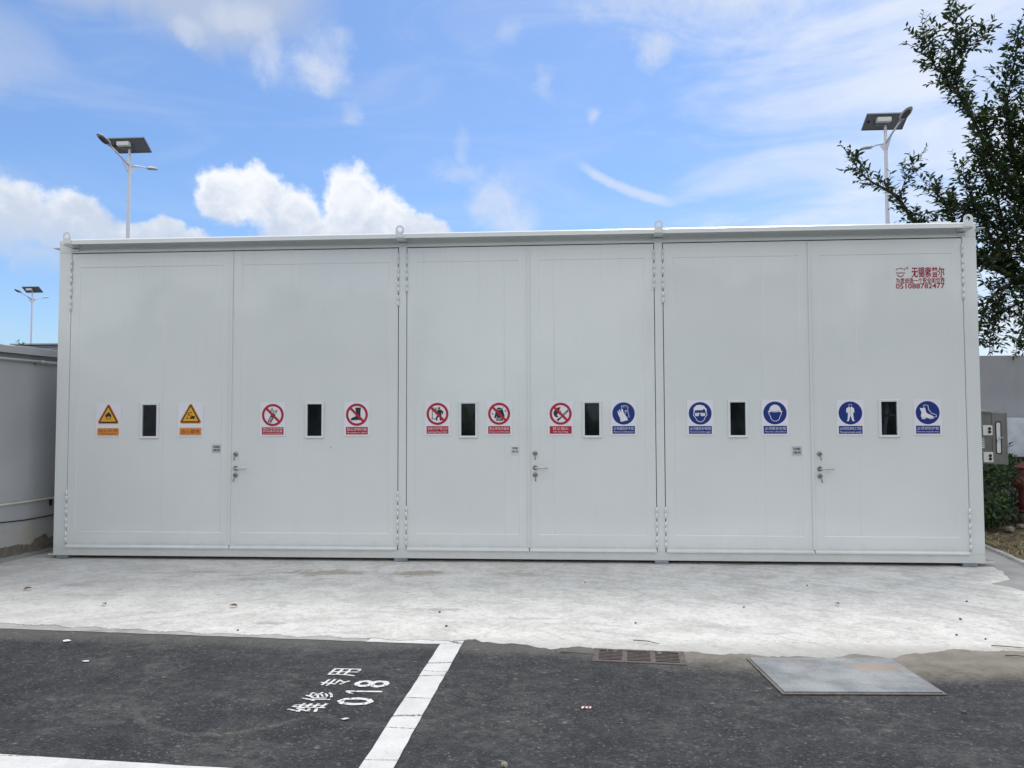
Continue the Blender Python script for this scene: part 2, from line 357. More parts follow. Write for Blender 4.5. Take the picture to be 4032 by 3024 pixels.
def wall_mat(name, base, low=True):
    b = NB(name)
    X, Y, Z = b.xyz()
    n1 = b.noise(1.2, 5); n2 = b.noise(7, 6, .65); n3 = b.noise(60, 4, .7); ns = b.noise(3.5, 5, .6, stretch=(2.5, 2.5, .25))
    c = b.mix(b.step(n1, .3, .7), tuple(v * .93 for v in base), tuple(v * 1.06 for v in base))
    c = b.mix(b.M('MULTIPLY', b.step(ns, .55, .8), .25), c, tuple(v * .7 for v in base))
    if low:
        nl = b.noise(2.4, 6, .62, stretch=(1, 1, 1.6))
        zz = b.M('ADD', Z, b.M('MULTIPLY', b.M('SUBTRACT', nl, .5), .42))
        c = b.mix(b.M('MULTIPLY', b.step(zz, .42, .24), .45), c, (.44, .42, .375))
        c = b.mix(b.M('MULTIPLY', b.step(b.M('ADD', Z, b.M('MULTIPLY', b.M('SUBTRACT', n2, .5), .5)), .48, .3), b.M('MULTIPLY', b.step(n1, .5, .6), .5)), c, (.42, .35, .24))
        c = b.mix(b.step(zz, .185, .165), c, b.mix(b.step(n2, .4, .6), (.15, .135, .11), (.24, .22, .185)))
        c = b.mix(b.step(b.M('ADD', Z, b.M('MULTIPLY', b.M('SUBTRACT', n2, .5), .09)), .06, .045), c, (.36, .355, .34))
    b.col(c); b.rough(.85); b.spec(.3); b.bump(n3, .2, .003); b.bump(n2, .15, .006)
    return b.m

def plate_mat():
    b = NB('chequered_steel')
    X, Y, Z = b.xyz()
    n1 = b.noise(3.5, 5, .6); n2 = b.noise(14, 5, .65)
    c = b.mix(b.step(n1, .35, .65), (.185, .20, .215), (.33, .345, .36))
    c = b.mix(b.M('MULTIPLY', b.step(n2, .55, .75), .5), c, (.21, .215, .22))
    n3 = b.noise(75, 5, .75); c = b.mix(b.M('MULTIPLY', b.step(n3, .5, .68), .45), c, (.46, .47, .48)); c = b.mix(b.M('MULTIPLY', b.step(n3, .44, .32), .5), c, (.15, .155, .165))
    dx = b.M('DIVIDE', b.M('SUBTRACT', X, 1.96), .24); dy = b.M('DIVIDE', b.M('ADD', Y, 3.44), .13)
    e = b.M('SUBTRACT', 1.0, b.M('ADD', b.M('MULTIPLY', dx, dx), b.M('MULTIPLY', dy, dy)))
    rust = b.step(b.M('ADD', e, b.M('MULTIPLY', b.M('SUBTRACT', n2, .5), 1.8)), .0, 1.1)
    c = b.mix(b.M('MULTIPLY', rust, .7), c, (.33, .245, .185))
    dx = b.M('DIVIDE', b.M('SUBTRACT', X, 1.5), .18); dy = b.M('DIVIDE', b.M('ADD', Y, 3.40), .1)
    e = b.M('SUBTRACT', 1.0, b.M('ADD', b.M('MULTIPLY', dx, dx), b.M('MULTIPLY', dy, dy)))
    c = b.mix(b.M('MULTIPLY', b.step(b.M('ADD', e, b.M('MULTIPLY', b.M('SUBTRACT', n2, .5), 1.8)), .2, 1.2), .4), c, (.38, .31, .26))
    b.col(c); b.metal(b.M('SUBTRACT', .35, b.M('MULTIPLY', rust, .3))); b.rough(b.M('ADD', .5, b.M('MULTIPLY', n1, .25)))
    # raised lozenges in two directions
    for rot, off in ((45, 0), (-45, .5)):
        mp = b.nt.nodes.new('ShaderNodeMapping'); b.L(b.pos(), mp.inputs[0]); mp.inputs['Rotation'].default_value = (0, 0, R(rot)); mp.inputs['Scale'].default_value = (34, 80, 1)
        mp.inputs['Location'].default_value = (off, off, 0)
        v = b.nt.nodes.new('ShaderNodeTexVoronoi'); v.inputs['Randomness'].default_value = 0; b.L(mp.outputs[0], v.inputs[0]); v.inputs['Scale'].default_value = 1
        b.bump(b.step(v.outputs[0], .42, .25), .35, .002)
    return b.m

def glass_mat():
    b = NB('tinted_glass')
    nt = b.nt
    tr = nt.nodes.new('ShaderNodeBsdfTransparent'); tr.inputs[0].default_value = (.42, .47, .50, 1)
    gl = nt.nodes.new('ShaderNodeBsdfGlossy'); gl.inputs['Roughness'].default_value = .02; gl.inputs[0].default_value = (1, 1, 1, 1)
    fr = nt.nodes.new('ShaderNodeFresnel'); fr.inputs[0].default_value = 1.5
    mx = nt.nodes.new('ShaderNodeMixShader'); b.L(fr.outputs[0], mx.inputs[0]); b.L(tr.outputs[0], mx.inputs[1]); b.L(gl.outputs[0], mx.inputs[2])
    df = nt.nodes.new('ShaderNodeBsdfDiffuse'); df.inputs[0].default_value = (.42, .50, .60, 1)
    m2 = nt.nodes.new('ShaderNodeMixShader'); b.L(b.M('ADD', .018, b.M('MULTIPLY', b.step(b.noise(5, 4), .4, .7), .03)), m2.inputs[0]); b.L(mx.outputs[0], m2.inputs[1]); b.L(df.outputs[0], m2.inputs[2])
    b.L(m2.outputs[0], b.o.inputs[0])
    return b.m

def leaf_mat(name, c0, c1, c2):
    b = NB(name)
    g = b.nt.nodes.new('ShaderNodeNewGeometry')
    r = g.outputs['Random Per Island']
    c = b.mix(b.step(r, .1, .8), c0, c1)
    c = b.mix(b.step(r, .9, 1.0), c, c2)
    b.col(c); b.rough(.5); b.spec(.35)
    tr = b.nt.nodes.new('ShaderNodeBsdfTranslucent'); b.L(c, tr.inputs[0])
    mx = b.nt.nodes.new('ShaderNodeMixShader'); mx.inputs[0].default_value = .25
    b.L(b.p.outputs[0], mx.inputs[1]); b.L(tr.outputs[0], mx.inputs[2]); b.L(mx.outputs[0], b.o.inputs[0])
    return b.m

def soil_mat():
    b = NB('soil'); n = b.noise(7, 7, .7); n2 = b.noise(40, 5, .7)
    c = b.mix(b.step(n, .35, .65), (.105, .082, .056), (.19, .155, .11))
    c = b.mix(b.M('MULTIPLY', b.step(n2, .55, .75), .5), c, (.27, .23, .17))
    b.col(c); b.rough(1.0); b.spec(.1); b.bump(n2, .8, .02)
    return b.m

def bark_mat():
    b = NB('bark'); n = b.noise(14, 6, .7, stretch=(2, 2, .5))
    b.col(b.mix(b.step(n, .3, .7), (.035, .028, .022), (.09, .072, .055))); b.rough(.95); b.bump(n, .6, .01)
    return b.m

def rust_red_mat():
    b = NB('hydrant_red'); n = b.noise(9, 6, .65); n2 = b.noise(45, 5, .7)
    c = b.mix(b.step(n, .35, .7), (.17, .034, .028), (.12, .032, .026))
    c = b.mix(b.M('MULTIPLY', b.step(n2, .55, .75), .7), c, (.20, .10, .07))
    b.col(c); b.rough(.6); b.bump(n2, .3, .004)
    return b.m

MAT = dict(
    paint=paint_mat(), asphalt=asphalt_mat(), concrete=concrete_mat(), road=roadpaint_mat(), road2=roadpaint_mat(True), stencil=stencil_mat(),
    wall=wall_mat('grey_render', (.43, .435, .45)), wall2=wall_mat('grey_render_far', (.33, .335, .35), False), plate=plate_mat(), glass=glass_mat(),
    leaf=leaf_mat('tree_leaf', (.028, .055, .022), (.06, .105, .034), (.12, .17, .04)),
    hedge=leaf_mat('hedge_leaf', (.026, .060, .023), (.065, .125, .036), (.18, .25, .06)),
    soil=soil_mat(), bark=bark_mat(), hydrant=rust_red_mat(),
    dark=plain('dark_interior', (.02, .021, .022), .9), black=plain('black_rubber', (.014, .014, .016), .5),
    inside=plain('interior_steel', (.05, .052, .055), .7),
    frame=plain('pale_aluminium', (.74, .755, .775), .35, .0, .03),
    steel=plain('satin_steel', (.55, .55, .55), .28, 1.0, .08), lockm=plain('dull_nickel', (.32, .30, .28), .38, .9, .2, 60),
    galv=plain('galvanised_pad', (.34, .38, .42), .5, .6, .12, 12), galv2=plain('galvanised_sheet', (.66, .71, .76), .5, .35, .1, 8),
    inox=plain('brushed_stainless', (.40, .385, .365), .33, .95, .06, 8),
    paper=plain('white_vinyl', (.80, .79, .85), .45, 0, .02), ntc=plain('notice_grey', (.52, .55, .60), .5, 0, .03), ntc2=plain('notice_white', (.70, .745, .76), .45, 0, .03),
    red=plain('sign_red', (.43, .012, .03), .45, 0, .04), blue=plain('sign_blue', (.004, .026, .20), .45, 0, .05), yellow=plain('sign_amber', (.80, .40, .02), .45, 0, .04),
    orange=plain('sign_orange', (.72, .27, .055), .45, 0, .04), ink=plain('sign_black', (.018, .019, .024), .5), letter=plain('door_lettering_red', (.36, .022, .045), .5),
    pole=plain('lamp_pole_paint', (.70, .69, .76), .4, 0, .03), pvback=plain('solar_backsheet', (.18, .19, .21), .5, 0, .06), pvframe=plain('panel_frame', (.20, .21, .22), .4, .5),
    lampgrey=plain('lamp_casing', (.48, .50, .53), .4, 0, .05), lens=plain('lamp_lens', (.055, .06, .065), .2), boxwhite=plain('control_box_white', (.72, .72, .70), .45, 0, .03),
    pvc=plain('ivory_pipe', (.62, .60, .50), .45, 0, .05), pvc2=plain('grey_white_pipe', (.44, .44, .42), .5, 0, .08), cable=plain('dark_cable', (.016, .018, .03), .5),
    grate=plain('rusty_cast_iron', (.12, .098, .092), .75, .1, .22, 25, bump=.3), pit=plain('pit_black', (.006, .006, .007), 1.0),
    greyc=None, kerb=plain('kerb_concrete', (.42, .415, .40), .9, 0, .2, 9, bump=.4), deadleaf=plain('dead_leaf', (.20, .09, .045), .8, 0, .3, 40), stone=plain('pebble', (.15, .135, .12), .9, 0, .3, 30),
    stone2=plain('field_stone', (.30, .27, .22), .9, 0, .2, 20, bump=.5), twigm=plain('dry_twig', (.10, .075, .055), .9, 0, .2), straw=plain('dry_straw', (.36, .30, .15), .9, 0, .35, 6), grass=plain('weed_green', (.07, .12, .04), .8, 0, .3, 10),
    pink=plain('wrapper_red', (.60, .06, .10), .4, 0, .1), scrap=plain('white_scrap', (.80, .80, .78), .6, 0, .05), shed=plain('shed_cladding', (.42, .45, .50), .6, 0, .05), pipegrey=plain('pipe_grey', (.42, .46, .48), .5, 0, .05),
    mudflat=plain('mudded_base', (.19, .17, .15), .95, 0, .2, 14), collar=plain('hydrant_collar', (.17, .14, .11), .9, 0, .2, 20))
_b = NB('grey_concrete'); _n = _b.noise(2.2, 6, .6); _n2 = _b.noise(30, 5, .7)
_c = _b.mix(_b.step(_n, .3, .7), (.26, .262, .265), (.36, .36, .355)); _c = _b.mix(_b.M('MULTIPLY', _b.step(_n2, .55, .75), .4), _c, (.22, .21, .195))
_b.col(_c); _b.rough(.9); _b.bump(_n2, .3, .004); MAT['greyc'] = _b.m

# ------------------------------------------------------------------ object helpers
def empty(name, loc=(0, 0, 0)):
    o = bpy.data.objects.new(name, None); o.location = loc; o.empty_display_size = .2; COL.objects.link(o); return o

def tag(o, label=None, cat=None, group=None, kind=None):
    if label: o['label'] = label
    if cat: o['category'] = cat
    if group: o['group'] = group
    if kind: o['kind'] = kind
    return o

def link(name, me, parent=None, loc=None):
    """Mesh data is in world metres; the parent's location is taken off."""
    o = bpy.data.objects.new(name, me); COL.objects.link(o)
    if loc is not None: o.location = loc
    if parent is not None:
        o.parent = parent
        p = parent; off = Vector((0, 0, 0))
        while p is not None: off += p.location; p = p.parent
        o.location = Vector(o.location) - off
    return o

class MB:
    def __init__(s): s.v = []; s.f = []; s.mi = []; s.sm = []
    def add(s, vs, fs, mi=0, smooth=False):
        k = len(s.v); s.v += [tuple(map(float, p)) for p in vs]
        for f in fs: s.f.append(tuple(i + k for i in f)); s.mi.append(mi); s.sm.append(smooth)
        return s
    def box(s, x0, x1, y0, y1, z0, z1, mi=0):
        return s.add([(x0, y0, z0), (x1, y0, z0), (x1, y1, z0), (x0, y1, z0), (x0, y0, z1), (x1, y0, z1), (x1, y1, z1), (x0, y1, z1)],
                     [(0, 3, 2, 1), (4, 5, 6, 7), (0, 1, 5, 4), (1, 2, 6, 5), (2, 3, 7, 6), (3, 0, 4, 7)], mi)
    def tube(s, pts, r, n=8, cap=True, mi=0, smooth=True):
        pts = [Vector(p) for p in pts]; rs = r if isinstance(r, (list, tuple)) else [r] * len(pts)
        k = len(s.v); prev = None
        for i, p in enumerate(pts):
            t = (pts[min(i + 1, len(pts) - 1)] - pts[max(i - 1, 0)]).normalized()
            a = prev if prev is not None else (Vector((0, 0, 1)) if abs(t.z) < .9 else Vector((1, 0, 0)))
            u = (a - t * a.dot(t)).normalized(); w = t.cross(u); prev = u
            for j in range(n):
                th = 2 * math.pi * j / n
                s.v.append(tuple(p + (u * math.cos(th) + w * math.sin(th)) * rs[i]))
        for i in range(len(pts) - 1):
            for j in range(n):
                a = k + i * n + j; b2 = k + i * n + (j + 1) % n
                s.f.append((a, b2, b2 + n, a + n)); s.mi.append(mi); s.sm.append(smooth)
        if cap:
            s.f.append(tuple(k + j for j in reversed(range(n)))); s.mi.append(mi); s.sm.append(False)
            e = k + (len(pts) - 1) * n
            s.f.append(tuple(e + j for j in range(n))); s.mi.append(mi); s.sm.append(False)
        return s
    def lathe(s, base, prof, n=20, mi=0, axis=(0, 0, 1)):
        """prof: (distance along the axis, radius)"""
        ax = Vector(axis).normalized(); return s.tube([Vector(base) + ax * h for h, r in prof], [r for h, r in prof], n, True, mi)
    def build(s, name, mats, parent=None, loc=None, bevel=0.0, seg=2):
        me = bpy.data.meshes.new(name); me.from_pydata(s.v, [], s.f)
        mats = mats if isinstance(mats, (list, tuple)) else [mats]
        for m in mats: me.materials.append(m)
        me.polygons.foreach_set('material_index', s.mi); me.polygons.foreach_set('use_smooth', s.sm)
        if bevel:
            bm = bmesh.new(); bm.from_mesh(me)
            bmesh.ops.bevel(bm, geom=[e for e in bm.edges if e.is_manifold and e.calc_face_angle(0) > .6], offset=bevel, segments=seg, affect='EDGES', clamp_overlap=True)
            bm.to_mesh(me); bm.free()
        me.update()
        return link(name, me, parent, loc)

def copy_obj(o, parent, loc):
    c = o.copy(); COL.objects.link(c); c.parent = parent
    p = parent; off = Vector((0, 0, 0))
    while p is not None: off += p.location; p = p.parent
    c.location = Vector(loc) - off
    return c

_tx = {}
def text_geo(body, w, h, bold=0.0):
    """verts (centred, scaled into w x h) and faces of a line of writing"""
    key = (body, bold)
    if key not in _tx:
        cu = bpy.data.curves.new('t', 'FONT'); cu.body = body; cu.size = 1; cu.resolution_u = 2; cu.offset = bold
        o = bpy.data.objects.new('t', cu); COL.objects.link(o)
        dg = bpy.context.evaluated_depsgraph_get(); ev = o.evaluated_get(dg); me = ev.to_mesh()
        v = np.array([tuple(p.co) for p in me.vertices]); f = [tuple(p.vertices) for p in me.polygons]
        ev.to_mesh_clear(); bpy.data.objects.remove(o); bpy.data.curves.remove(cu)
        lo, hi = v.min(0), v.max(0); v = (v - (lo + hi) / 2); v[:, 0] /= (hi - lo)[0]; v[:, 1] /= (hi - lo)[1]
        _tx[key] = (v, f)
    v, f = _tx[key]
    return [(p[0] * w, p[1] * h) for p in v], f

# ================================================================== SETTING
# asphalt with a real opening under the drain grate
GA = [(.186, -3.376), (.781, -3.424), (.797, -3.152), (.202, -3.104)]      # grate opening, anticlockwise
g = MB(); S = 420
outer = [(-S, -S), (S, -S), (S, S), (-S, S)]
g.add([(x, y, 0) for x, y in outer] + [(x, y, 0) for x, y in GA], [(0, 1, 5, 4), (1, 2, 6, 5), (2, 3, 7, 6), (3, 0, 4, 7)])
o = g.build('asphalt_ground', MAT['asphalt']); tag(o, 'dark grey asphalt of the parking yard', kind='structure')

# poured cement apron in front of and below the store
def jag(pts, step, amp, rr):
    out = []
    for (x0, y0), (x1, y1) in zip(pts, pts[1:]):
        n = max(1, int(math.hypot(x1 - x0, y1 - y0) / step))
        for i in range(n):
            t = i / n; out.append((x0 + (x1 - x0) * t + rr.uniform(-amp, amp), y0 + (y1 - y0) * t + rr.uniform(-amp, amp)))
    out.append(pts[-1]); return out
front = jag([(-14, -2.2), (-9, -2.40), (-4.42, -2.70), (-3.41, -2.81), (-2.46, -2.90), (-.93, -2.975), (-.7, -2.955), (.19, -3.075), (.82, -3.11), (1.3, -3.19), (2.15, -3.12), (2.6, -2.98), (3.2, -3.0), (3.9, -2.9), (5.5, -3.0)], .026, .013, rnd)
front = [(x, y + .03 * math.sin(7.1 * x + 1.5 * math.sin(3.3 * x)) * (1 if x > -.6 else .25) + .02 * math.sin(17 * x)) for x, y in front]
right = jag([(5.5, -3.0), (4.35, -1.75), (4.21, -1.28), (4.15, -1.0), (4.05, -.83), (4.35, -.62), (4.50, -.2), (4.56, .3)], .07, .012, rnd)
loop = front + right[1:] + [(4.56, 3.2), (-14, 3.2)]
a = MB(); n = len(loop)
a.add([(x, y, .006) for x, y in loop] + [(x + (.02 if x > 3.9 and y > -2.9 else 0), y - (.035 if y < -2 and x > -.6 else 0), -.0005) for x, y in loop], [tuple(range(n))] + [(i, i + n, (i + 1) % n + n, (i + 1) % n) for i in range(n)])
o = a.build('concrete_apron', MAT['concrete']); o.location.z = .001; tag(o, 'whitish stained cement apron in front of the store', kind='structure')
p = MB(); p.box(3.6, 9.0, -2.6, 3.2, -.02, .005); o = p.build('concrete_path', MAT['greyc']); tag(o, 'smooth grey concrete strip beside the store', kind='structure')

# soil bed with a low kerb
def soil_h(x, y):
    k = (x - 5.0) + .08 * y
    return .02 + .12 * max(0, min(1, k / 1.1)) * .6 + .025 * math.sin(7.3 * x + 2 * y) * math.sin(5.1 * y + 1.3) + .015 * math.sin(19 * x) * math.sin(17 * y)
sb = MB(); nx, ny = 60, 60
vs = []; fs = []
for j in range(ny + 1):
    y = -1.5 + 5.3 * j / ny; xk = 5.03 + .17 * (y - .6)
    for i in range(nx + 1):
        x = xk + (9.5 - xk) * (i / nx) ** 1.5; vs.append((x, y, soil_h(x, y) + rnd.uniform(-.008, .008) if i else .012))
for j in range(ny):
    for i in range(nx):
        q = j * (nx + 1) + i; fs.append((q, q + 1, q + nx + 2, q + nx + 1))
sb.add(vs, fs, smooth=True); o = sb.build('soil_bed', MAT['soil']); tag(o, 'bare brown soil bed by the hydrant', kind='structure')
kb = MB()
for t in range(4):
    y0 = -1.5 + t * 1.05; y1 = y0 + 1.03
    f = lambda y, d: 4.98 + .17 * (y - .6) + d
    kb.add([(f(y0, 0), y0, .0), (f(y0, .09), y0, .0), (f(y1, .09), y1, .0), (f(y1, 0), y1, .0), (f(y0, .01), y0, .035), (f(y0, .085), y0, .03), (f(y1, .085), y1, .03), (f(y1, .01), y1, .035)],
           [(0, 3, 2, 1), (4, 5, 6, 7), (0, 1, 5, 4), (1, 2, 6, 5), (2, 3, 7, 6), (3, 0, 4, 7)])
o = kb.build('kerb', MAT['kerb'], bevel=.006); tag(o, 'low pale concrete kerb along the soil bed', kind='structure')

# road paint
def strip(name, pts, z=.004, mat='road'):
    m = MB(); m.add([(x, y, z) for x, y in pts], [tuple(range(len(pts)))]); return m.build(name, MAT[mat])
def wob(p0, p1, amp, step=.09):
    return jag([p0, p1], step, amp, rnd)
pts = wob((-1.0, -6.8), (-.845, -6.8), 0) + wob((-.845, -6.8), (-.719, -2.965), .003)[1:] + wob((-.719, -2.965), (-.878, -3.06), .002)[1:] + wob((-.878, -3.06), (-1.0, -6.8), .003)[1:-1]
o = strip('parking_line', pts); tag(o, 'white painted bay line running from the apron', kind='structure')
o = strip('parking_line', wob((-8, -2.60), (-1.42, -3.025), .006) + [(-1.40, -2.9), (-8, -2.3)], z=.003, mat='road2'); tag(o, 'faded painted line along the cement edge, greyed over with cement', kind='structure')
o = strip('parking_line', wob((-1.418, -3.026), (-.876, -3.06), .003)[:-1] + [(-.876, -3.056), (-.725, -2.958), (-1.418, -2.9)], z=.003); tag(o, 'white painted bay end line half covered by cement', kind='structure')
o = strip('parking_line', wob((-7, -4.80), (-1.0, -5.225), .003) + [(-1.0, -5.07)] + wob((-1.0, -5.07), (-7, -4.645), .003)[1:]); tag(o, 'white painted bay line nearest the camera', kind='structure')

# ================================================================== STORAGE CONTAINER
CX0, CX1, DEP = -5.85, 4.453, 2.4
ZB, ZT, ZL, ZF = .045, 3.60, 3.535, 3.665
P = MAT['paint']
box = empty('storage_container', (-.7, 0, 0))
tag(box, 'long pale grey steel hazardous goods store with three pairs of tall doors', 'storage container')
DOORS = [(-5.693, -3.773), (-3.771, -1.852), (-1.747, -.378), (-.376, 1.008), (1.112, 2.686), (2.688, 4.297)]
DZ0, DZ1 = .142, 3.523
GAP = .008
def cpart(name, f, mat=P, bevel=.004):
    m = MB(); f(m); return m.build(name, mat, box, bevel=bevel)
cpart('corner_post', lambda m: m.box(CX0, -5.693 - GAP, .0, .16, .138, ZL))
cpart('corner_post', lambda m: m.box(4.297 + GAP, CX1, .0, .16, .138, ZL))
cpart('middle_post', lambda m: m.box(-1.852 + GAP, -1.747 - GAP, .0, .14, .138, ZL))
cpart('middle_post', lambda m: m.box(1.008 + GAP, 1.112 - GAP, .0, .14, .138, ZL))
cpart('sill_beam', lambda m: m.box(CX0, CX1, .0, .16, ZB, .138))
cpart('lintel_beam', lambda m: m.box(CX0, CX1, .0, .14, ZL, 3.653))
# roof edge channel with lip
def fascia(m):
    prof = [(-.140, 3.602), (-.157, 3.602), (-.157, 3.611), (-.150, 3.613), (-.150, 3.648), (-.142, 3.651), (-.128, 3.664), (-.02, 3.667), (-.02, 3.655), (-.125, 3.652), (-.143, 3.644), (-.143, 3.608), (-.140, 3.608)]
    n = len(prof); x0, x1 = -5.750, 4.374
    m.add([(x0, y, z) for y, z in prof] + [(x1, y, z) for y, z in prof], [(i, i + n, (i + 1) % n + n, (i + 1) % n) for i in range(n)] + [tuple(range(n)), tuple(reversed(range(n, 2 * n)))])
cpart('roof_edge', fascia, bevel=0)
cpart('roof_panel', lambda m: m.box(CX0 + .002, CX1 - .002, -.018, DEP + .1, 3.6535, 3.660))
cpart('roof_flange', lambda m: m.box(CX0 - .10, CX0, .02, DEP, 3.60, 3.606), bevel=0)
cpart('roof_flange', lambda m: m.box(CX1, CX1 + .07, -.05, DEP, 3.62, 3.626), bevel=0)
cpart('side_wall', lambda m: m.box(CX0 + .006, CX0 + .06, .162, DEP, ZB, 3.652))
cpart('side_wall', lambda m: m.box(CX1 - .06, CX1 - .006, .162, DEP, ZB, 3.652))
cpart('back_wall', lambda m: m.box(CX0 + .062, CX1 - .062, DEP - .06, DEP, ZB, 3.652))
cpart('floor_panel', lambda m: m.box(CX0 + .062, CX1 - .062, .162, DEP - .062, ZB, .12), MAT['inside'])
for x in (-1.80, 1.06):
    cpart('partition', lambda m: m.box(x - .03, x + .03, .15, DEP - .062, .125, ZT - .004), MAT['inside'])
cpart('base_flange', lambda m: m.box(CX1 + .001, CX1 + .11, .015, .22, ZB, ZB + .018), bevel=.002)
cpart('base_flange', lambda m: m.box(CX0 - .07, CX0 - .001, .015, .22, ZB, ZB + .014), bevel=.002)
# lifting lugs with their bracket under the roof edge
for x in (-5.66, -1.80, 1.05, 4.30):
    m = MB(); n = 20; r, zc, hw = .047, 3.698, .047
    out = [(x - hw, 3.60), (x + hw, 3.60)] + [(x + hw * math.cos(math.pi * i / n), zc + r * math.sin(math.pi * i / n)) for i in range(n + 1)]
    bm = bmesh.new()
    ring = []
    hole = [(x + .029 * math.cos(2 * math.pi * i / 24), zc + .029 * math.sin(2 * math.pi * i / 24)) for i in range(24)]
    no, nh = len(out), 24
    # sew hole and outline with a fan of quads along matching angles
    K = 48; vo = []
    for k in range(K):
        th = 2 * math.pi * k / K; c, s_ = math.cos(th), math.sin(th)
        if s_ >= 0: q = (x + hw * c, zc + r * s_)
        else:
            t = min(hw / abs(c) if abs(c) > 1e-6 else 9, (zc - 3.614) / abs(s_)); q = (x + t * c, zc + t * s_)
        vo.append(q)
    vh = [(x + (.026) * math.cos(2 * math.pi * k / K), zc + .026 * math.sin(2 * math.pi * k / K)) for k in range(K)]
    bm.free()
    yf, yb = -.160, -.146
    vs = [(a, yf, b) for a, b in vo] + [(a, yf, b) for a, b in vh] + [(a, yb, b) for a, b in vo] + [(a, yb, b) for a, b in vh]
    fs = []
    for k in range(K):
        k2 = (k + 1) % K
        fs += [(k, k2, K + k2, K + k), (2 * K + k, 3 * K + k, 3 * K + k2, 2 * K + k2), (k, 2 * K + k, 2 * K + k2, k2), (K + k, K + k2, 3 * K + k2, 3 * K + k)]
    m.add(vs, fs); m.build('lifting_lug', P, box)
    m = MB(); m.box(x - .05, x + .05, -.138, -.002, 3.590, 3.645); m.box(x - .05, x + .05, -.016, -.001, 3.555, 3.580); m.build('lug_bracket', P, box, bevel=.003)
for x0, x1 in ((-1.885, -1.735), (.985, 1.135), (4.215, 4.37), (-5.80, -5.66)):
    m = MB()
    for k in range(2):
        m.box(x0 + .002 * k, x1 - .002 * k, -.012 + .003 * k, .13, .0105 + .0175 * k, .0265 + .0175 * k)
    m.build('foot_pad', MAT['galv'], box, bevel=.002)
m = MB(); m.box(4.0, 4.21, .02, .24, 3.656, 3.715); m.build('roof_box', P, box, bevel=.004)

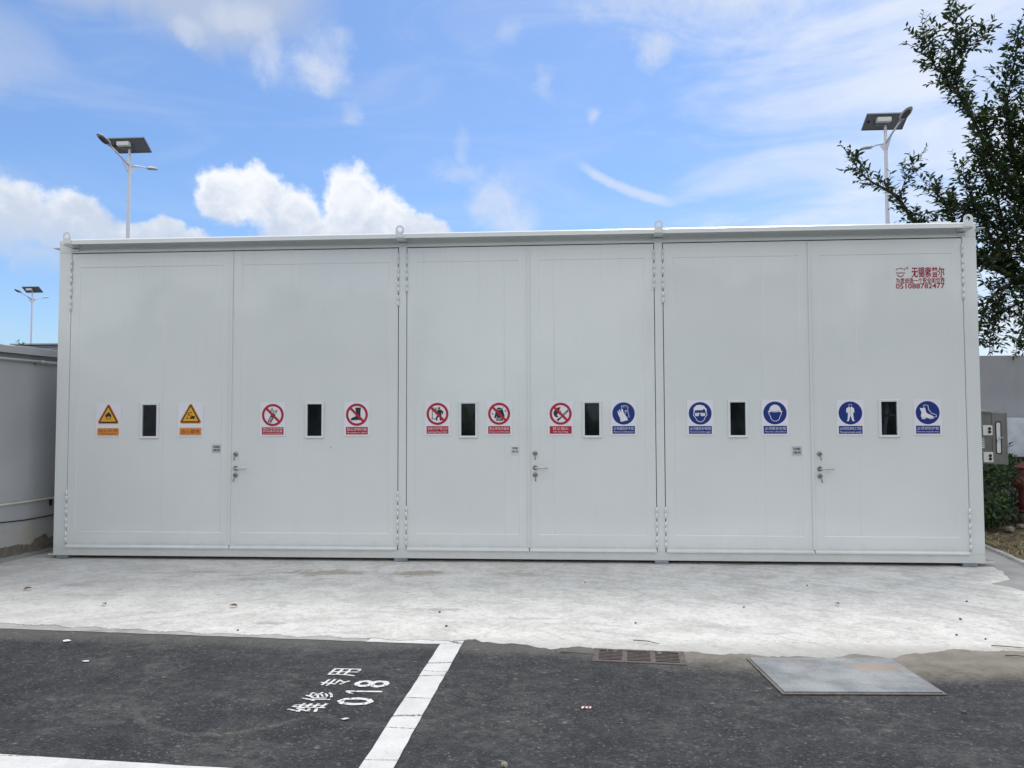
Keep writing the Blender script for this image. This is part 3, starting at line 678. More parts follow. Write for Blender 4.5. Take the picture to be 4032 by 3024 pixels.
WIN = [(-4.730, .222), (-2.802, .218), (-1.055, .212), (.317, .212), (1.898, .216), (3.497, .218)]
WZ, WH = 1.583, .410
SEAMS = [(-4.570, .30, 2.2), (-2.980, .35, 3.33), (-.648, .35, 3.33), (-.097, .35, 3.33), (2.187, .6, 2.1), (3.176, 1.6, 3.3)]
hinge_me = None
doors = []
for di, ((x0, x1), (wx, ww)) in enumerate(zip(DOORS, WIN)):
    left_hung = di % 2 == 0
    a0, a1 = (x0, x1 - .003) if left_hung else (x0 + .003, x1)
    ix0, ix1 = (a0 + .098, a1 - .105) if left_hung else (a0 + .105, a1 - .10)
    iz0, iz1 = .314, 3.365
    b_ = .006; sx = SEAMS[di][0]; wx0, wx1 = wx - ww / 2 + .018, wx + ww / 2 - .018; wz0, wz1 = WZ - WH / 2 + .018, WZ + WH / 2 - .018
    xs = sorted(set([a0, ix0, ix0 + b_, sx - .006, sx, sx + .006, wx0, wx1, ix1 - b_, ix1, a1]))
    zs = sorted(set([DZ0, iz0, iz0 + b_, wz0, wz1, iz1 - b_, iz1, DZ1]))
    def yv(x, z):
        ins = ix0 + b_ - 1e-6 <= x <= ix1 - b_ + 1e-6 and iz0 + b_ - 1e-6 <= z <= iz1 - b_ + 1e-6
        y = .0045 if ins else .0
        if ins and abs(x - sx) < 1e-6: y -= .0028
        return y
    m = MB(); W = len(xs); vs = [(x, yv(x, z), z) for z in zs for x in xs]; fs = []
    for j in range(len(zs) - 1):
        for i in range(W - 1):
            xm, zm = (xs[i] + xs[i + 1]) / 2, (zs[j] + zs[j + 1]) / 2
            if wx0 < xm < wx1 and wz0 < zm < wz1: continue
            q = j * W + i; fs.append((q, q + 1, q + W + 1, q + W))
    m.add(vs, fs)
    # rim of the slab, back face and window reveal
    T = .05
    m.add([(a0, 0, DZ0), (a1, 0, DZ0), (a1, 0, DZ1), (a0, 0, DZ1), (a0, T, DZ0), (a1, T, DZ0), (a1, T, DZ1), (a0, T, DZ1)],
          [(0, 4, 5, 1), (1, 5, 6, 2), (2, 6, 7, 3), (3, 7, 4, 0)])
    m.add([(wx0, .0045, wz0), (wx1, .0045, wz0), (wx1, .0045, wz1), (wx0, .0045, wz1), (wx0, T, wz0), (wx1, T, wz0), (wx1, T, wz1), (wx0, T, wz1)],
          [(0, 1, 5, 4), (1, 2, 6, 5), (2, 3, 7, 6), (3, 0, 4, 7)])
    m.add([(a0, T, DZ0), (a1, T, DZ0), (a1, T, DZ1), (a0, T, DZ1), (wx0, T, wz0), (wx1, T, wz0), (wx1, T, wz1), (wx0, T, wz1)],
          [(0, 4, 5, 1), (1, 5, 6, 2), (2, 6, 7, 3), (3, 7, 4, 0)])
    door = m.build('door', P, box); doors.append(door)
    # drip rail on the foot of the leaf
    m = MB(); xa, xb = (a0 + .001, a1 - .001)
    m.add([(x, y, z) for x in (xa, xb) for y, z in ((-.001, .168), (-.022, .150), (-.024, .136), (-.001, .134))],
          [(0, 1, 5, 4), (1, 2, 6, 5), (2, 3, 7, 6), (0, 3, 2, 1), (4, 5, 6, 7)])
    m.build('drip_rail', P, door)
    m = MB(); m.box(xa + .05, xb - .05, -.0035, -.0005, .186, .190); m.build('weld_line', P, door)
    # cover strip over the meeting edges (on the first leaf of each pair)
    if left_hung:
        m = MB(); m.box(a1 - .012, a1 + .014, -.013, -.0005, DZ0 + .03, DZ1 - .004); m.build('cover_strip', P, door, bevel=.003)
    # window
    m = MB(); fw = .026; o0, o1, p0, p1 = wx - ww / 2, wx + ww / 2, WZ - WH / 2, WZ + WH / 2
    ring = lambda x0, x1, z0, z1, y: [(x0, y, z0), (x1, y, z0), (x1, y, z1), (x0, y, z1)]
    vs = ring(o0, o1, p0, p1, .003) + ring(o0, o1, p0, p1, -.008) + ring(o0 + .007, o1 - .007, p0 + .007, p1 - .007, -.013) + ring(o0 + fw, o1 - fw, p0 + fw, p1 - fw, -.010) + ring(o0 + fw, o1 - fw, p0 + fw, p1 - fw, .030)
    fs = [(4 * L_ + i, 4 * L_ + (i + 1) % 4, 4 * L_ + 4 + (i + 1) % 4, 4 * L_ + 4 + i) for L_ in range(4) for i in range(4)]
    m.add(vs, fs); m.build('window_frame', MAT['frame'], door)
    m = MB(); m.add([(o0 + .02, .012, p0 + .02), (o1 - .02, .012, p0 + .02), (o1 - .02, .012, p1 - .02), (o0 + .02, .012, p1 - .02)], [(0, 1, 2, 3)]); m.build('window_pane', MAT['glass'], door)
    m = MB(); q = .0; m.add([(o0 + fw - q, .014, p0 + fw), (o0 + fw + .006, .014, p0 + fw), (o0 + fw + .006, .014, p1 - fw), (o0 + fw - q, .014, p1 - fw)], [(0, 1, 2, 3)]); m.build('pane_gasket', MAT['black'], door)
    # hinges: knuckles on the hung side
    hx = a0 - GAP / 2 if left_hung else a1 + GAP / 2
    ntop = (4, 4, 3, 3, 4, 4)[di]; nbot = (4, 4, 3, 3, 3, 3)[di]
    for z in [3.395 - .1575 * k for k in range(ntop)] + [(.253 if nbot == 4 else .245) + .1575 * k for k in range(nbot)]:
        if hinge_me is None:
            m = MB(); m.tube([(0, 0, -.062), (0, 0, -.0015)], .0115, 12); m.tube([(0, 0, .0015), (0, 0, .062)], .0115, 12); m.tube([(0, 0, -.064), (0, 0, .064)], .0085, 8)
            h = m.build('hinge', P, door, loc=(hx, -.010, z)); hinge_me = h
        else: copy_obj(hinge_me, door, (hx, -.010, z))
# lock sets on the second leaf of each pair
for di, lx, lz in ((1, -3.710, (1.200, 1.040, .962)), (3, -.312, (1.208, 1.050, .972)), (5, 2.757, (1.202, 1.041, .963))):
    door = doors[di]
    for z, sw in ((lz[0], -.010), (lz[2], -.016)):
        if di == 5: sw = .012 if z > 1 else .02
        if di == 3: sw = .001 if z > 1 else .006
        m = MB(); m.lathe((lx, .001, z), [(0, .027), (.008, .027), (.011, .024), (.0112, .012), (.016, .012), (.017, .010)], 24, axis=(0, -1, 0)); m.build('lock', MAT['lockm'], door)
        m = MB(); m.box(lx - .003, lx + .003, -.030, -.014, z - .010, z + .008); m.tube([(lx, -.027, z - .010), (lx + sw * .4, -.027, z - .030), (lx + sw, -.026, z - .068)], [.006, .0045, .007], 6)
        m.build('key', MAT['lockm'], door)
    m = MB(); m.lathe((lx, .001, lz[1]), [(0, .0265), (.008, .0265), (.010, .024)], 24, axis=(0, -1, 0)); m.build('handle_rose', MAT['lockm'], door)
    m = MB(); z = lz[1]
    m.tube([(lx, -.008, z), (lx, -.040, z), (lx + .006, -.050, z), (lx + .016, -.054, z), (lx + .120, -.054, z), (lx + .130, -.049, z), (lx + .133, -.040, z)], .0095, 12); m.build('door_handle', MAT['steel'], door)
# lettering of the maker on the last leaf: flat print
def flat(m, vs2, fs, cx, cz, y, mi=0):
    m.add([(cx + x, y, cz + z) for x, z in vs2], fs, mi)
d6 = doors[5]; yt = .0030
m = MB()
v, f = text_geo('无锡索普尔', .345, .118, .022); flat(m, v, f, 3.945, 3.160, yt)
v, f = text_geo('为您创造一个安全的世界', .512, .062, .02); flat(m, v, f, 3.862, 3.070, yt)
v, f = text_geo('051088782477', .512, .058, .02); flat(m, v, f, 3.860, 3.011, yt)
v, f = text_geo('soperal', .094, .032, .01); flat(m, v, f, 3.656, 3.156, yt)
v, f = text_geo('®', .030, .030, .0); flat(m, v, f, 3.727, 3.207, yt)
def px(pts, cx, cy, s): return [((x - cx) / s, (cy - y) / s) for x, y in pts]
def polyline(pts, w):
    vs, fs = [], []
    P_ = [Vector(p) for p in pts]
    for i, p in enumerate(P_):
        t = (P_[min(i + 1, len(P_) - 1)] - P_[max(i - 1, 0)]).normalized(); n_ = Vector((-t.y, t.x)) * w / 2
        vs += [tuple(p + n_), tuple(p - n_)]
    for i in range(len(P_) - 1): fs.append((2 * i, 2 * i + 1, 2 * i + 3, 2 * i + 2))
    return vs, fs
for pl in ([(497, 358), (497, 400), (515, 400), (520, 372), (560, 380), (608, 358), (655, 380), (695, 372), (702, 400), (720, 400), (720, 356), (660, 362), (608, 335), (556, 362)],
           [(515, 515), (545, 515), (575, 548), (608, 562), (640, 548), (668, 515), (698, 515), (660, 562), (608, 584), (556, 562)]):
    v = px(pl, 608, 458, 2340); flat(m, v, [tuple(range(len(v)))], 3.656, 3.161, yt)
m.build('lettering', MAT['letter'], d6)
# grey pipework glimpsed through the last window
pp = empty('pipe', (3.515, .10, .125)); tag(pp, 'grey pipe with a side branch seen inside the door window beside the boot sign', 'pipe')
m = MB(); m.tube([(3.472, .10, .13), (3.476, .10, 1.30), (3.492, .10, 1.50), (3.512, .10, 1.60)], .021, 12); m.build('lower_run', MAT['pipegrey'], pp)
m = MB(); m.tube([(3.516, .10, 1.63), (3.517, .10, 2.6)], .019, 12); m.build('upper_run', MAT['pipegrey'], pp)
m = MB(); m.tube([(3.53, .10, 1.615), (3.62, .10, 1.617)], .015, 12); m.build('branch', MAT['pipegrey'], pp)
m = MB(); m.tube([(3.490, .10, 1.612), (3.545, .10, 1.616)], .018, 12); m.build('joint', MAT['black'], pp)

# ================================================================== SIGNS
def circ(r, n=48, a0=0, a1=2 * math.pi): return [(r * math.cos(a0 + (a1 - a0) * i / n), r * math.sin(a0 + (a1 - a0) * i / n)) for i in range(n)]
def annulus(ri, ro, n=48):
    i_, o_ = circ(ri, n), circ(ro, n); return o_ + i_, [(k, (k + 1) % n, n + (k + 1) % n, n + k) for k in range(n)]
def rtri(pts, r, n=6):
    """rounded triangle outline"""
    out = []; c = Vector((sum(p[0] for p in pts) / 3, sum(p[1] for p in pts) / 3))
    for k in range(3):
        p0, p1, p2 = Vector(pts[k - 1]), Vector(pts[k]), Vector(pts[(k + 1) % 3])
        d0, d1 = (p0 - p1).normalized(), (p2 - p1).normalized(); half = d0.angle(d1) / 2
        t = r / math.tan(half); bis = (d0 + d1).normalized(); cc = p1 + bis * (r / math.sin(half))
        s0, s1 = p1 + d0 * t - cc, p1 + d1 * t - cc
        ang0 = math.atan2(s0.y, s0.x); dd = math.atan2(s1.y, s1.x) - ang0
        while dd > math.pi: dd -= 2 * math.pi
        while dd < -math.pi: dd += 2 * math.pi
        out += [(cc.x + r * math.cos(ang0 + dd * i / n), cc.y + r * math.sin(ang0 + dd * i / n)) for i in range(n + 1)]
    return out
def star(cx, cy, r):
    return [(cx + (r if k % 2 == 0 else r * .4) * math.sin(math.pi * k / 5), cy - (r if k % 2 == 0 else r * .4) * math.cos(math.pi * k / 5)) for k in range(10)]

def sign(cx, cz, w, h, kind, label, zh, en, picto):
    root = empty('safety_sign', (cx, 0, cz)); tag(root, label, 'sign', 'safety signs stuck in a row on the doors')
    m = MB(); m.box(cx - w / 2, cx + w / 2, -.0015, .0035, cz - h / 2, cz + h / 2); m.build('backing_sheet', MAT['paper'], root)
    D = .862 * w; ccz = cz + h * (.5 - .372)
    Y1, Y2, Y3, Y4 = -.0025, -.0035, -.0045, -.0055
    if kind == 'warn':
        m = MB()
        for sc, r, y, mi in ((1.0, .020, Y1, 0), (.86, .012, Y2, 1), (.68, .004, Y3, 2)):
            s = .465 * w * sc
            tri = rtri([(-s, -s * .62), (s, -s * .62), (0, s * 1.16)], r, 6); flat(m, tri, [tuple(range(len(tri)))], cx, ccz - .022 * h, y, mi)
        m.build('warning_triangle', [MAT['orange'], MAT['ink'], MAT['yellow']], root); dm = MAT['ink']; pm = MAT['orange']; tcol = MAT['ink']
    elif kind == 'ban':
        m = MB(); v, f = annulus(.395 * D, .5 * D); flat(m, v, f, cx, ccz, Y3); r_ = .42 * D; c_ = math.cos(math.pi / 4)
        v, f = polyline([(-r_ * c_, r_ * c_), (r_ * c_, -r_ * c_)], .105 * D); flat(m, v, f, cx, ccz, Y3 - .0006); m.build('prohibition_ring', MAT['red'], root); dm = MAT['ink']; pm = MAT['red']; tcol = MAT['paper']
    else:
        m = MB(); v = circ(.5 * D); flat(m, v, [tuple(range(len(v)))], cx, ccz, Y1); m.build('mandatory_disc', MAT['blue'], root); dm = MAT['paper']; pm = MAT['blue']; tcol = MAT['paper']
    mats = {'k': MAT['ink'], 'w': MAT['paper'], 'b': MAT['blue'], 'y': MAT['yellow']}
    pcx, pcy, pD, prims = picto
    m = MB(); used = []
    yy = Y4 if kind == 'warn' else Y2
    for pr in prims:
        mc = pr[0]
        if mc not in used: used.append(mc)
        lay = yy - (0 if mc == used[0] else .0004)
        pts = [((x - pcx) / pD * D, (pcy - y) / pD * D) for x, y in pr[2]]
        if pr[1] == 'p': v, f = pts, [tuple(range(len(pts)))]
        elif pr[1] == 'c': v = [(pts[0][0] + a / pD * D, pts[0][1] + b / pD * D) for a, b in circ(pr[3], 16)]; f = [tuple(range(16))]
        else: v, f = polyline(pts, pr[3] / pD * D)
        flat(m, v, f, cx, ccz, lay, used.index(mc))
    if zh == '禁止穿化纤服装':
        v, f = text_geo('化纤', .2 * D, .1 * D, .01); flat(m, v, f, cx + .01 * D, ccz - .225 * D, yy - .0004, len(used)); used.append('w')
    m.build('pictogram', [mats[c] for c in used], root)
    ph = .22 * h; pz = cz - h * .342
    if kind == 'warn': ph = .222 * h; pz = cz - h * .35
    m = MB(); m.box(cx - D / 2, cx + D / 2, Y1, -.0016, pz - ph / 2, pz + ph / 2); panel = m.build('caption_panel', pm, root)
    m = MB(); tw = .90 * D
    if kind == 'warn' and not en: v, f = text_geo(zh, tw * .94, ph * .58, .0); flat(m, v, f, cx, pz, Y2)
    elif len(zh) == 2:
        for k in range(2): v, f = text_geo(zh[k], tw, ph * .25, .0); flat(m, v, f, cx, pz + ph * (.30 - .32 * k), Y2)
        v, f = text_geo(en, tw, ph * .20, .0); flat(m, v, f, cx, pz - ph * .335, Y2)
    else:
        n = len(zh); v, f = text_geo(zh, min(tw, .185 * D * n) if n > 4 else .72 * D if kind == 'ban' else tw, ph * .40, -.004); flat(m, v, f, cx, pz + ph * .18, Y2)
        v, f = text_geo(en, min(tw, .066 * D * len(en)), ph * .25, .0); flat(m, v, f, cx, pz - ph * .27, Y2)
    m.build('caption', tcol, panel)
    return root

PIC = {}
PIC['fire'] = (633, 262, 262, [('k', 'p', [(612, 288), (596, 262), (603, 250), (607, 238), (614, 246), (618, 232), (626, 236), (636, 214), (652, 236), (668, 245), (670, 272), (655, 290), (648, 268), (640, 262), (634, 276), (626, 270)]), ('k', 'l', [(603, 299), (662, 299)], 7)])
PIC['acid'] = (1525, 258, 262, [('k', 'l', [(1492, 235), (1540, 222)], 10), ('k', 'l', [(1486, 248), (1524, 258)], 11), ('k', 'l', [(1488, 262), (1488, 290)], 4), ('k', 'l', [(1470, 292), (1506, 292)], 8),
                                   ('k', 'p', [(1520, 278), (1545, 264), (1578, 268), (1578, 290), (1564, 300), (1522, 299)]), ('k', 'l', [(1534, 258), (1545, 266)], 8)])
arc = lambda cx, cy, r, a0, a1: [(cx + r * math.cos(R(a0 + (a1 - a0) * i / 8)), cy - r * math.sin(R(a0 + (a1 - a0) * i / 8))) for i in range(9)]
PIC['phone'] = (427, 288, 290, [('k', 'p', [(412, 268), (424, 262), (462, 280), (458, 296), (402, 392), (360, 370)]), ('k', 'l', [(445, 228), (430, 268)], 9)] + [('k', 'l', arc(442, 232, r_, 115, 205), 5) for r_ in (20, 31, 42)] + [('k', 'l', arc(442, 232, r_, -65, 25), 5) for r_ in (20, 31, 42)]
               + [('w', 'p', [(392 + 14 * i - 8 * j + 8, 312 + 7 * i + 14 * j), (402 + 14 * i - 8 * j + 8, 317 + 7 * i + 14 * j), (398 + 14 * i - 8 * j + 8, 325 + 7 * i + 14 * j), (388 + 14 * i - 8 * j + 8, 320 + 7 * i + 14 * j)]) for i in range(2) for j in range(3)] + [('w', 'c', [(386, 366)], 7)])
PIC['spikes'] = (1553, 283, 290, [('k', 'p', [(1530, 191), (1606, 191), (1600, 250), (1603, 352), (1596, 362), (1588, 352), (1560, 350), (1550, 362), (1543, 351), (1525, 353), (1518, 362), (1510, 353), (1490, 354), (1482, 362), (1474, 352), (1478, 330), (1500, 318), (1535, 305), (1545, 285), (1538, 230)])])
PIC['exit'] = (475, 372, 398, [('k', 'l', [(380, 462), (380, 268), (464, 268), (464, 350)], 12), ('k', 'l', [(372, 462), (470, 462)], 10), ('k', 'p', [(395, 285), (450, 285), (450, 330), (395, 330)]), ('k', 'c', [(504, 268)], 19),
              ('k', 'p', [(482, 300), (510, 290), (545, 300), (580, 325), (578, 374), (557, 374), (556, 342), (546, 350), (546, 492), (516, 492), (512, 425), (498, 420), (472, 450), (472, 492), (446, 492), (449, 432), (482, 392), (484, 350), (445, 372), (436, 354), (470, 330)])])
PIC['fibre'] = (1590, 367, 398, [('k', 'p', [(1558, 262), (1590, 254), (1625, 262), (1652, 282), (1692, 412), (1672, 442), (1650, 395), (1658, 492), (1536, 492), (1552, 395), (1524, 452), (1500, 440), (1534, 300)]), ('w', 'l', [(1560, 285), (1580, 302), (1592, 285), (1606, 302), (1630, 280)], 7),
               ('k', 'p', star(1473, 368, 21)), ('k', 'p', star(1705, 318, 21)), ('k', 'p', star(1659, 262, 12))])
PIC['match'] = (422, 382, 420, [('k', 'p', [(284, 372), (298, 330), (330, 295), (350, 268), (425, 254), (402, 292), (400, 330), (415, 345), (425, 312), (432, 345), (420, 385), (396, 402), (384, 380), (372, 372), (362, 392), (345, 398), (352, 412), (376, 430), (366, 450), (330, 448), (298, 415)]),
               ('k', 'l', [(372, 500), (566, 318)], 34), ('w', 'l', [(400, 462), (548, 336)], 7), ('k', 'c', [(370, 500)], 19)])
PIC['gloves'] = (1610, 378, 430, [('w', 'p', [(1494, 332), (1508, 322), (1530, 380), (1526, 308), (1545, 300), (1562, 366), (1570, 284), (1592, 290), (1614, 360), (1640, 400), (1695, 506), (1555, 540), (1540, 460), (1506, 392)]),
                ('w', 'l', [(1572, 278), (1568, 238), (1590, 226), (1600, 232), (1604, 275), (1606, 228), (1632, 220), (1640, 232), (1640, 278), (1645, 226), (1668, 222), (1672, 236), (1668, 280), (1672, 232), (1695, 236), (1692, 340), (1722, 450), (1668, 446)], 9),
                ('w', 'l', [(1630, 340), (1662, 310), (1672, 322), (1640, 380)], 9)])
PIC['goggles'] = (432, 343, 400, [('w', 'p', [(319, 332), (317, 250), (365, 200), (432, 190), (500, 210), (546, 270), (542, 332), (526, 330), (520, 275), (492, 264), (474, 284), (340, 288), (334, 330)]),
                 ('w', 'l', [(320, 325), (315, 380), (345, 410), (370, 462), (412, 492), (460, 492), (498, 460), (524, 402), (549, 375), (543, 325)], 10),
                 ('w', 'p', [(340, 338), (408, 332), (412, 380), (395, 393), (352, 390), (340, 375)]), ('w', 'p', [(438, 332), (520, 338), (520, 375), (506, 390), (455, 393), (440, 380)]), ('w', 'l', [(405, 342), (445, 342)], 9),
                 ('b', 'l', [(356, 348), (395, 348), (395, 376), (358, 376), (356, 348)], 3), ('b', 'l', [(456, 348), (504, 348), (504, 376), (458, 376), (456, 348)], 3)])
PIC['helmet'] = (1732, 340, 410, [('w', 'p', [(1630, 300)] + [(1733 - 103 * math.cos(math.pi * k / 12), 300 - 110 * math.sin(math.pi * k / 12)) for k in range(1, 12)] + [(1836, 300), (1860, 304), (1852, 330), (1820, 318), (1735, 328), (1645, 318), (1615, 328), (1608, 304)]),
                ('b', 'l', [(1652, 298), (1695, 312), (1735, 314), (1775, 312), (1812, 298)], 6),
                ('w', 'l', [(1640, 322), (1622, 348), (1650, 400), (1665, 450), (1710, 484), (1762, 484), (1805, 450), (1820, 400), (1848, 348), (1830, 322)], 10)])
PIC['overall'] = (434, 340, 415, [('w', 'l', [(410, 225), (408, 195), (420, 182), (448, 182), (460, 195), (456, 228), (434, 242), (410, 225)], 6),
                 ('w', 'p', [(402, 230), (434, 246), (464, 230), (500, 262), (504, 332), (484, 336), (480, 290), (484, 380), (496, 474), (515, 487), (468, 487), (434, 380), (402, 487), (360, 487), (380, 474), (390, 380), (392, 290), (386, 336), (364, 332), (362, 262)]), ('b', 'l', [(433, 246), (433, 372)], 4)])
PIC['boot'] = (1778, 335, 420, [('w', 'p', [(1640, 250), (1690, 252), (1732, 240), (1750, 330), (1782, 356), (1850, 385), (1885, 412), (1892, 434), (1820, 452), (1770, 430), (1738, 426), (1735, 450), (1672, 450), (1672, 426), (1655, 400), (1668, 330)]),
              ('w', 'l', [(1710, 234), (1710, 200), (1740, 196), (1785, 202), (1795, 280), (1850, 350), (1895, 362), (1925, 375), (1932, 410), (1898, 410)], 10), ('b', 'l', [(1675, 424), (1738, 424), (1800, 440), (1885, 425)], 3)])

sign(-5.220, 1.590, .298, .385, 'warn', 'amber triangle sign with a black flame, warning of fire', '当心火灾', 'Warning fire', PIC['fire'])
sign(-4.245, 1.592, .298, .385, 'warn', 'amber triangle sign showing liquid dripping on a hand, warning of corrosion', '当心腐蚀', '', PIC['acid'])
sign(-3.284, 1.592, .292, .383, 'ban', 'red ring sign crossing out a mobile phone with radio waves', ['禁止开启无线', '移动通讯设备'], 'No activated mobile phones', PIC['phone'])
sign(-2.316, 1.593, .290, .384, 'ban', 'red ring sign crossing out a black spiked boot', '禁止穿带钉鞋', 'No putting on spikes', PIC['spikes'])
sign(-1.401, 1.599, .286, .381, 'ban', 'red ring sign crossing out a walking figure at a doorway', '未经许可严禁入内', 'Authorized Person ONLY', PIC['exit'])
sign(-.710, 1.598, .284, .382, 'ban', 'red ring sign crossing out a black coat with stars', '禁止穿化纤服装', 'No putting on chemical fibre clothings', PIC['fibre'])
sign(-.028, 1.596, .282, .380, 'ban', 'red ring sign crossing out a burning match', '禁止烟火', 'No burning', PIC['match'])
sign(.663, 1.596, .284, .383, 'must', 'blue disc sign with a pair of white gloves', '必须戴防护手套', 'Must wear protective gloves', PIC['gloves'])
sign(1.494, 1.594, .286, .384, 'must', 'blue disc sign with a head wearing white goggles', '必须戴防护眼镜', 'Must wear protective goggles', PIC['goggles'])
sign(2.295, 1.595, .288, .387, 'must', 'blue disc sign with a head under a white helmet', '必须戴安全帽', 'Must wear safety helmet', PIC['helmet'])
sign(3.092, 1.592, .288, .387, 'must', 'blue disc sign with a standing figure in white overalls', '必须穿防静电工作服', 'Must wear anti-static overalls', PIC['overall'])
sign(3.899, 1.593, .288, .387, 'must', 'blue disc sign with a white boot', '必须穿防护鞋', 'Must wear protective shoes', PIC['boot'])

for cx, cz, w, h, mt, lab in ((-3.938, 1.263, .10, .092, 'ntc', 'small pale lilac notice beside the lock of the first door pair, under the corrosion sign'),
                              (-.536, 1.246, .088, .092, 'ntc2', 'small white notice under the crossed out coat sign'),
                              (2.520, 1.236, .098, .098, 'ntc', 'small grey notice under the helmet sign')):
    root = empty('notice', (cx, 0, cz)); tag(root, lab, 'notice', 'small printed notices beside the door locks')
    m = MB(); m.box(cx - w / 2, cx + w / 2, -.002, .0035, cz - h / 2, cz + h / 2); m.build('notice_sheet', MAT[mt], root)
    m = MB()
    for k, t in enumerate(('门没关到锁点', '必须锁上解锁')):
        v, f = text_geo(t, w * .80, h * .30, .02); flat(m, v, f, cx, cz + h * (.20 - .40 * k), -.003)
    m.build('print', MAT['ink'], root)
# screw heads' dark nick on the second leaf
m = MB(); m.add([(-2.62, .0035, 1.285), (-2.606, .0035, 1.270), (-2.612, .0035, 1.268), (-2.622, .0035, 1.276)], [(0, 3, 2, 1)]); m.build('paint_chip', MAT['lockm'], doors[1])

# ================================================================== PARKING STENCIL
def stencil_row(name, glyphs, label, bold):
    m = MB()
    for ch, x0, x1, y0, y1, sh in glyphs:
        v, f = text_geo(ch, 1.0, 1.0, bold)
        m.add([((x0 + x1) / 2 - b * (x1 - x0) + sh * a, (y0 + y1) / 2 + a * (y1 - y0), .0045) for a, b in v], f)
    if name == 'bay_number':
        m.add([(x, y, .0045) for x, y in ((-1.279, -4.036), (-1.066, -4.030), (-1.066, -4.009), (-1.279, -4.014))], [(0, 1, 2, 3)])
        m.add([(x, y, .0045) for x, y in ((-1.279, -4.037), (-1.255, -4.0365), (-1.222, -4.062), (-1.248, -4.062))], [(0, 3, 2, 1)])
    o = m.build(name, MAT['stencil']); return tag(o, label, kind='structure')
stencil_row('bay_number', [('0', -1.287, -1.074, -4.241, -4.120, .006), ('8', -1.268, -1.050, -3.954, -3.830, .006)], 'white stencilled number 018 on the asphalt', .012)
stencil_row('bay_lettering', [('维', -1.518, -1.322, -4.350, -4.222, .03), ('修', -1.497, -1.327, -4.188, -4.048, .01), ('专', -1.474, -1.304, -3.942, -3.822, .02), ('用', -1.475, -1.290, -3.765, -3.624, .012)], 'white stencilled Chinese characters beside the bay number', .008)

# ================================================================== LEFT WALL
WX = lambda y: -6.215 + .0977 * (y + .0)          # wall face
def wallprism(m, y0, y1, d0, d1, z0, z1, mi=0):
    m.add([(WX(y0) + d0, y0, z0), (WX(y0) + d1, y0, z0), (WX(y1) + d1, y1, z0), (WX(y1) + d0, y1, z0),
           (WX(y0) + d0, y0, z1), (WX(y0) + d1, y0, z1), (WX(y1) + d1, y1, z1), (WX(y1) + d0, y1, z1)],
          [(0, 3, 2, 1), (4, 5, 6, 7), (0, 1, 5, 4), (1, 2, 6, 5), (2, 3, 7, 6), (3, 0, 4, 7)], mi)
lw = empty('boundary_wall', (-6.3, -1, 0)); tag(lw, 'grey rendered wall with a coping running past the end of the store with the flame sign', 'wall')
m = MB(); wallprism(m, -7, 4.5, -.24, 0, 0, 2.30); m.build('wall_face', MAT['wall'], lw)
m = MB(); wallprism(m, -7, 4.5, -.24, -.055, 2.30, 2.352); m.build('recess_band', MAT['wall'], lw)
m = MB()
# coping with a ragged top edge
ys = [-7 + .06 * i for i in range(193)]; vs = []
for y in ys:
    t = 2.443 + rnd.uniform(-.007, .006)
    vs += [(WX(y) + .03, y, 2.354), (WX(y) + .03, y, t - .006), (WX(y) + .016, y, t), (WX(y) - .27, y, t + .004), (WX(y) - .27, y, 2.354)]
fs = [(5 * i + k, 5 * i + (k + 1) % 5, 5 * i + 5 + (k + 1) % 5, 5 * i + 5 + k) for i in range(len(ys) - 1) for k in range(5)]
m.add(vs, fs); m.build('coping', MAT['wall'], lw)
pi = empty('pipe', (-6.2, -1, 2.27)); tag(pi, 'pale plastic pipe clipped under the coping of the grey wall', 'pipe')
m = MB(); m.tube([(WX(y) + .028, y, 2.279) for y in (-7, -2, .185)], .0165, 10); m.tube([(WX(y) + .028, y, 2.279) for y in (.215, 2, 4.5)], .0165, 10); m.build('run', MAT['pvc2'], pi)
m = MB(); m.tube([(WX(y) + .028, y, 2.279) for y in (.16, .24)], .0215, 10); m.build('coupling', MAT['pvc2'], pi)
m = MB(); m.box(WX(.11) - .002, WX(.11) + .03, .10, .12, 2.240, 2.262); m.build('clip', MAT['lockm'], pi)
pi = empty('pipe', (-6.2, -1, .65)); tag(pi, 'ivory conduit along the grey wall at knee height, above the dark cable', 'pipe')
m = MB(); m.tube([(WX(y) + .022, y, .650 + .004 * math.sin(3 * y) + .01 * max(0, -y)) for y in [-7 + .5 * i for i in range(24)]], .0115, 10); m.build('run', MAT['pvc'], pi)
m = MB(); m.box(WX(.40), WX(.40) + .018, .385, .415, .565, .638); m.build('bracket', MAT['black'], pi)
o = MB().tube([(WX(y) + .012, y, .435 + .05 * abs(math.sin((y - .15) * .9))) for y in [-7 + .35 * i for i in range(33)]], .0065, 6).build('cable', MAT['cable']); tag(o, 'thin dark cable sagging along the grey wall below the ivory conduit', 'cable')

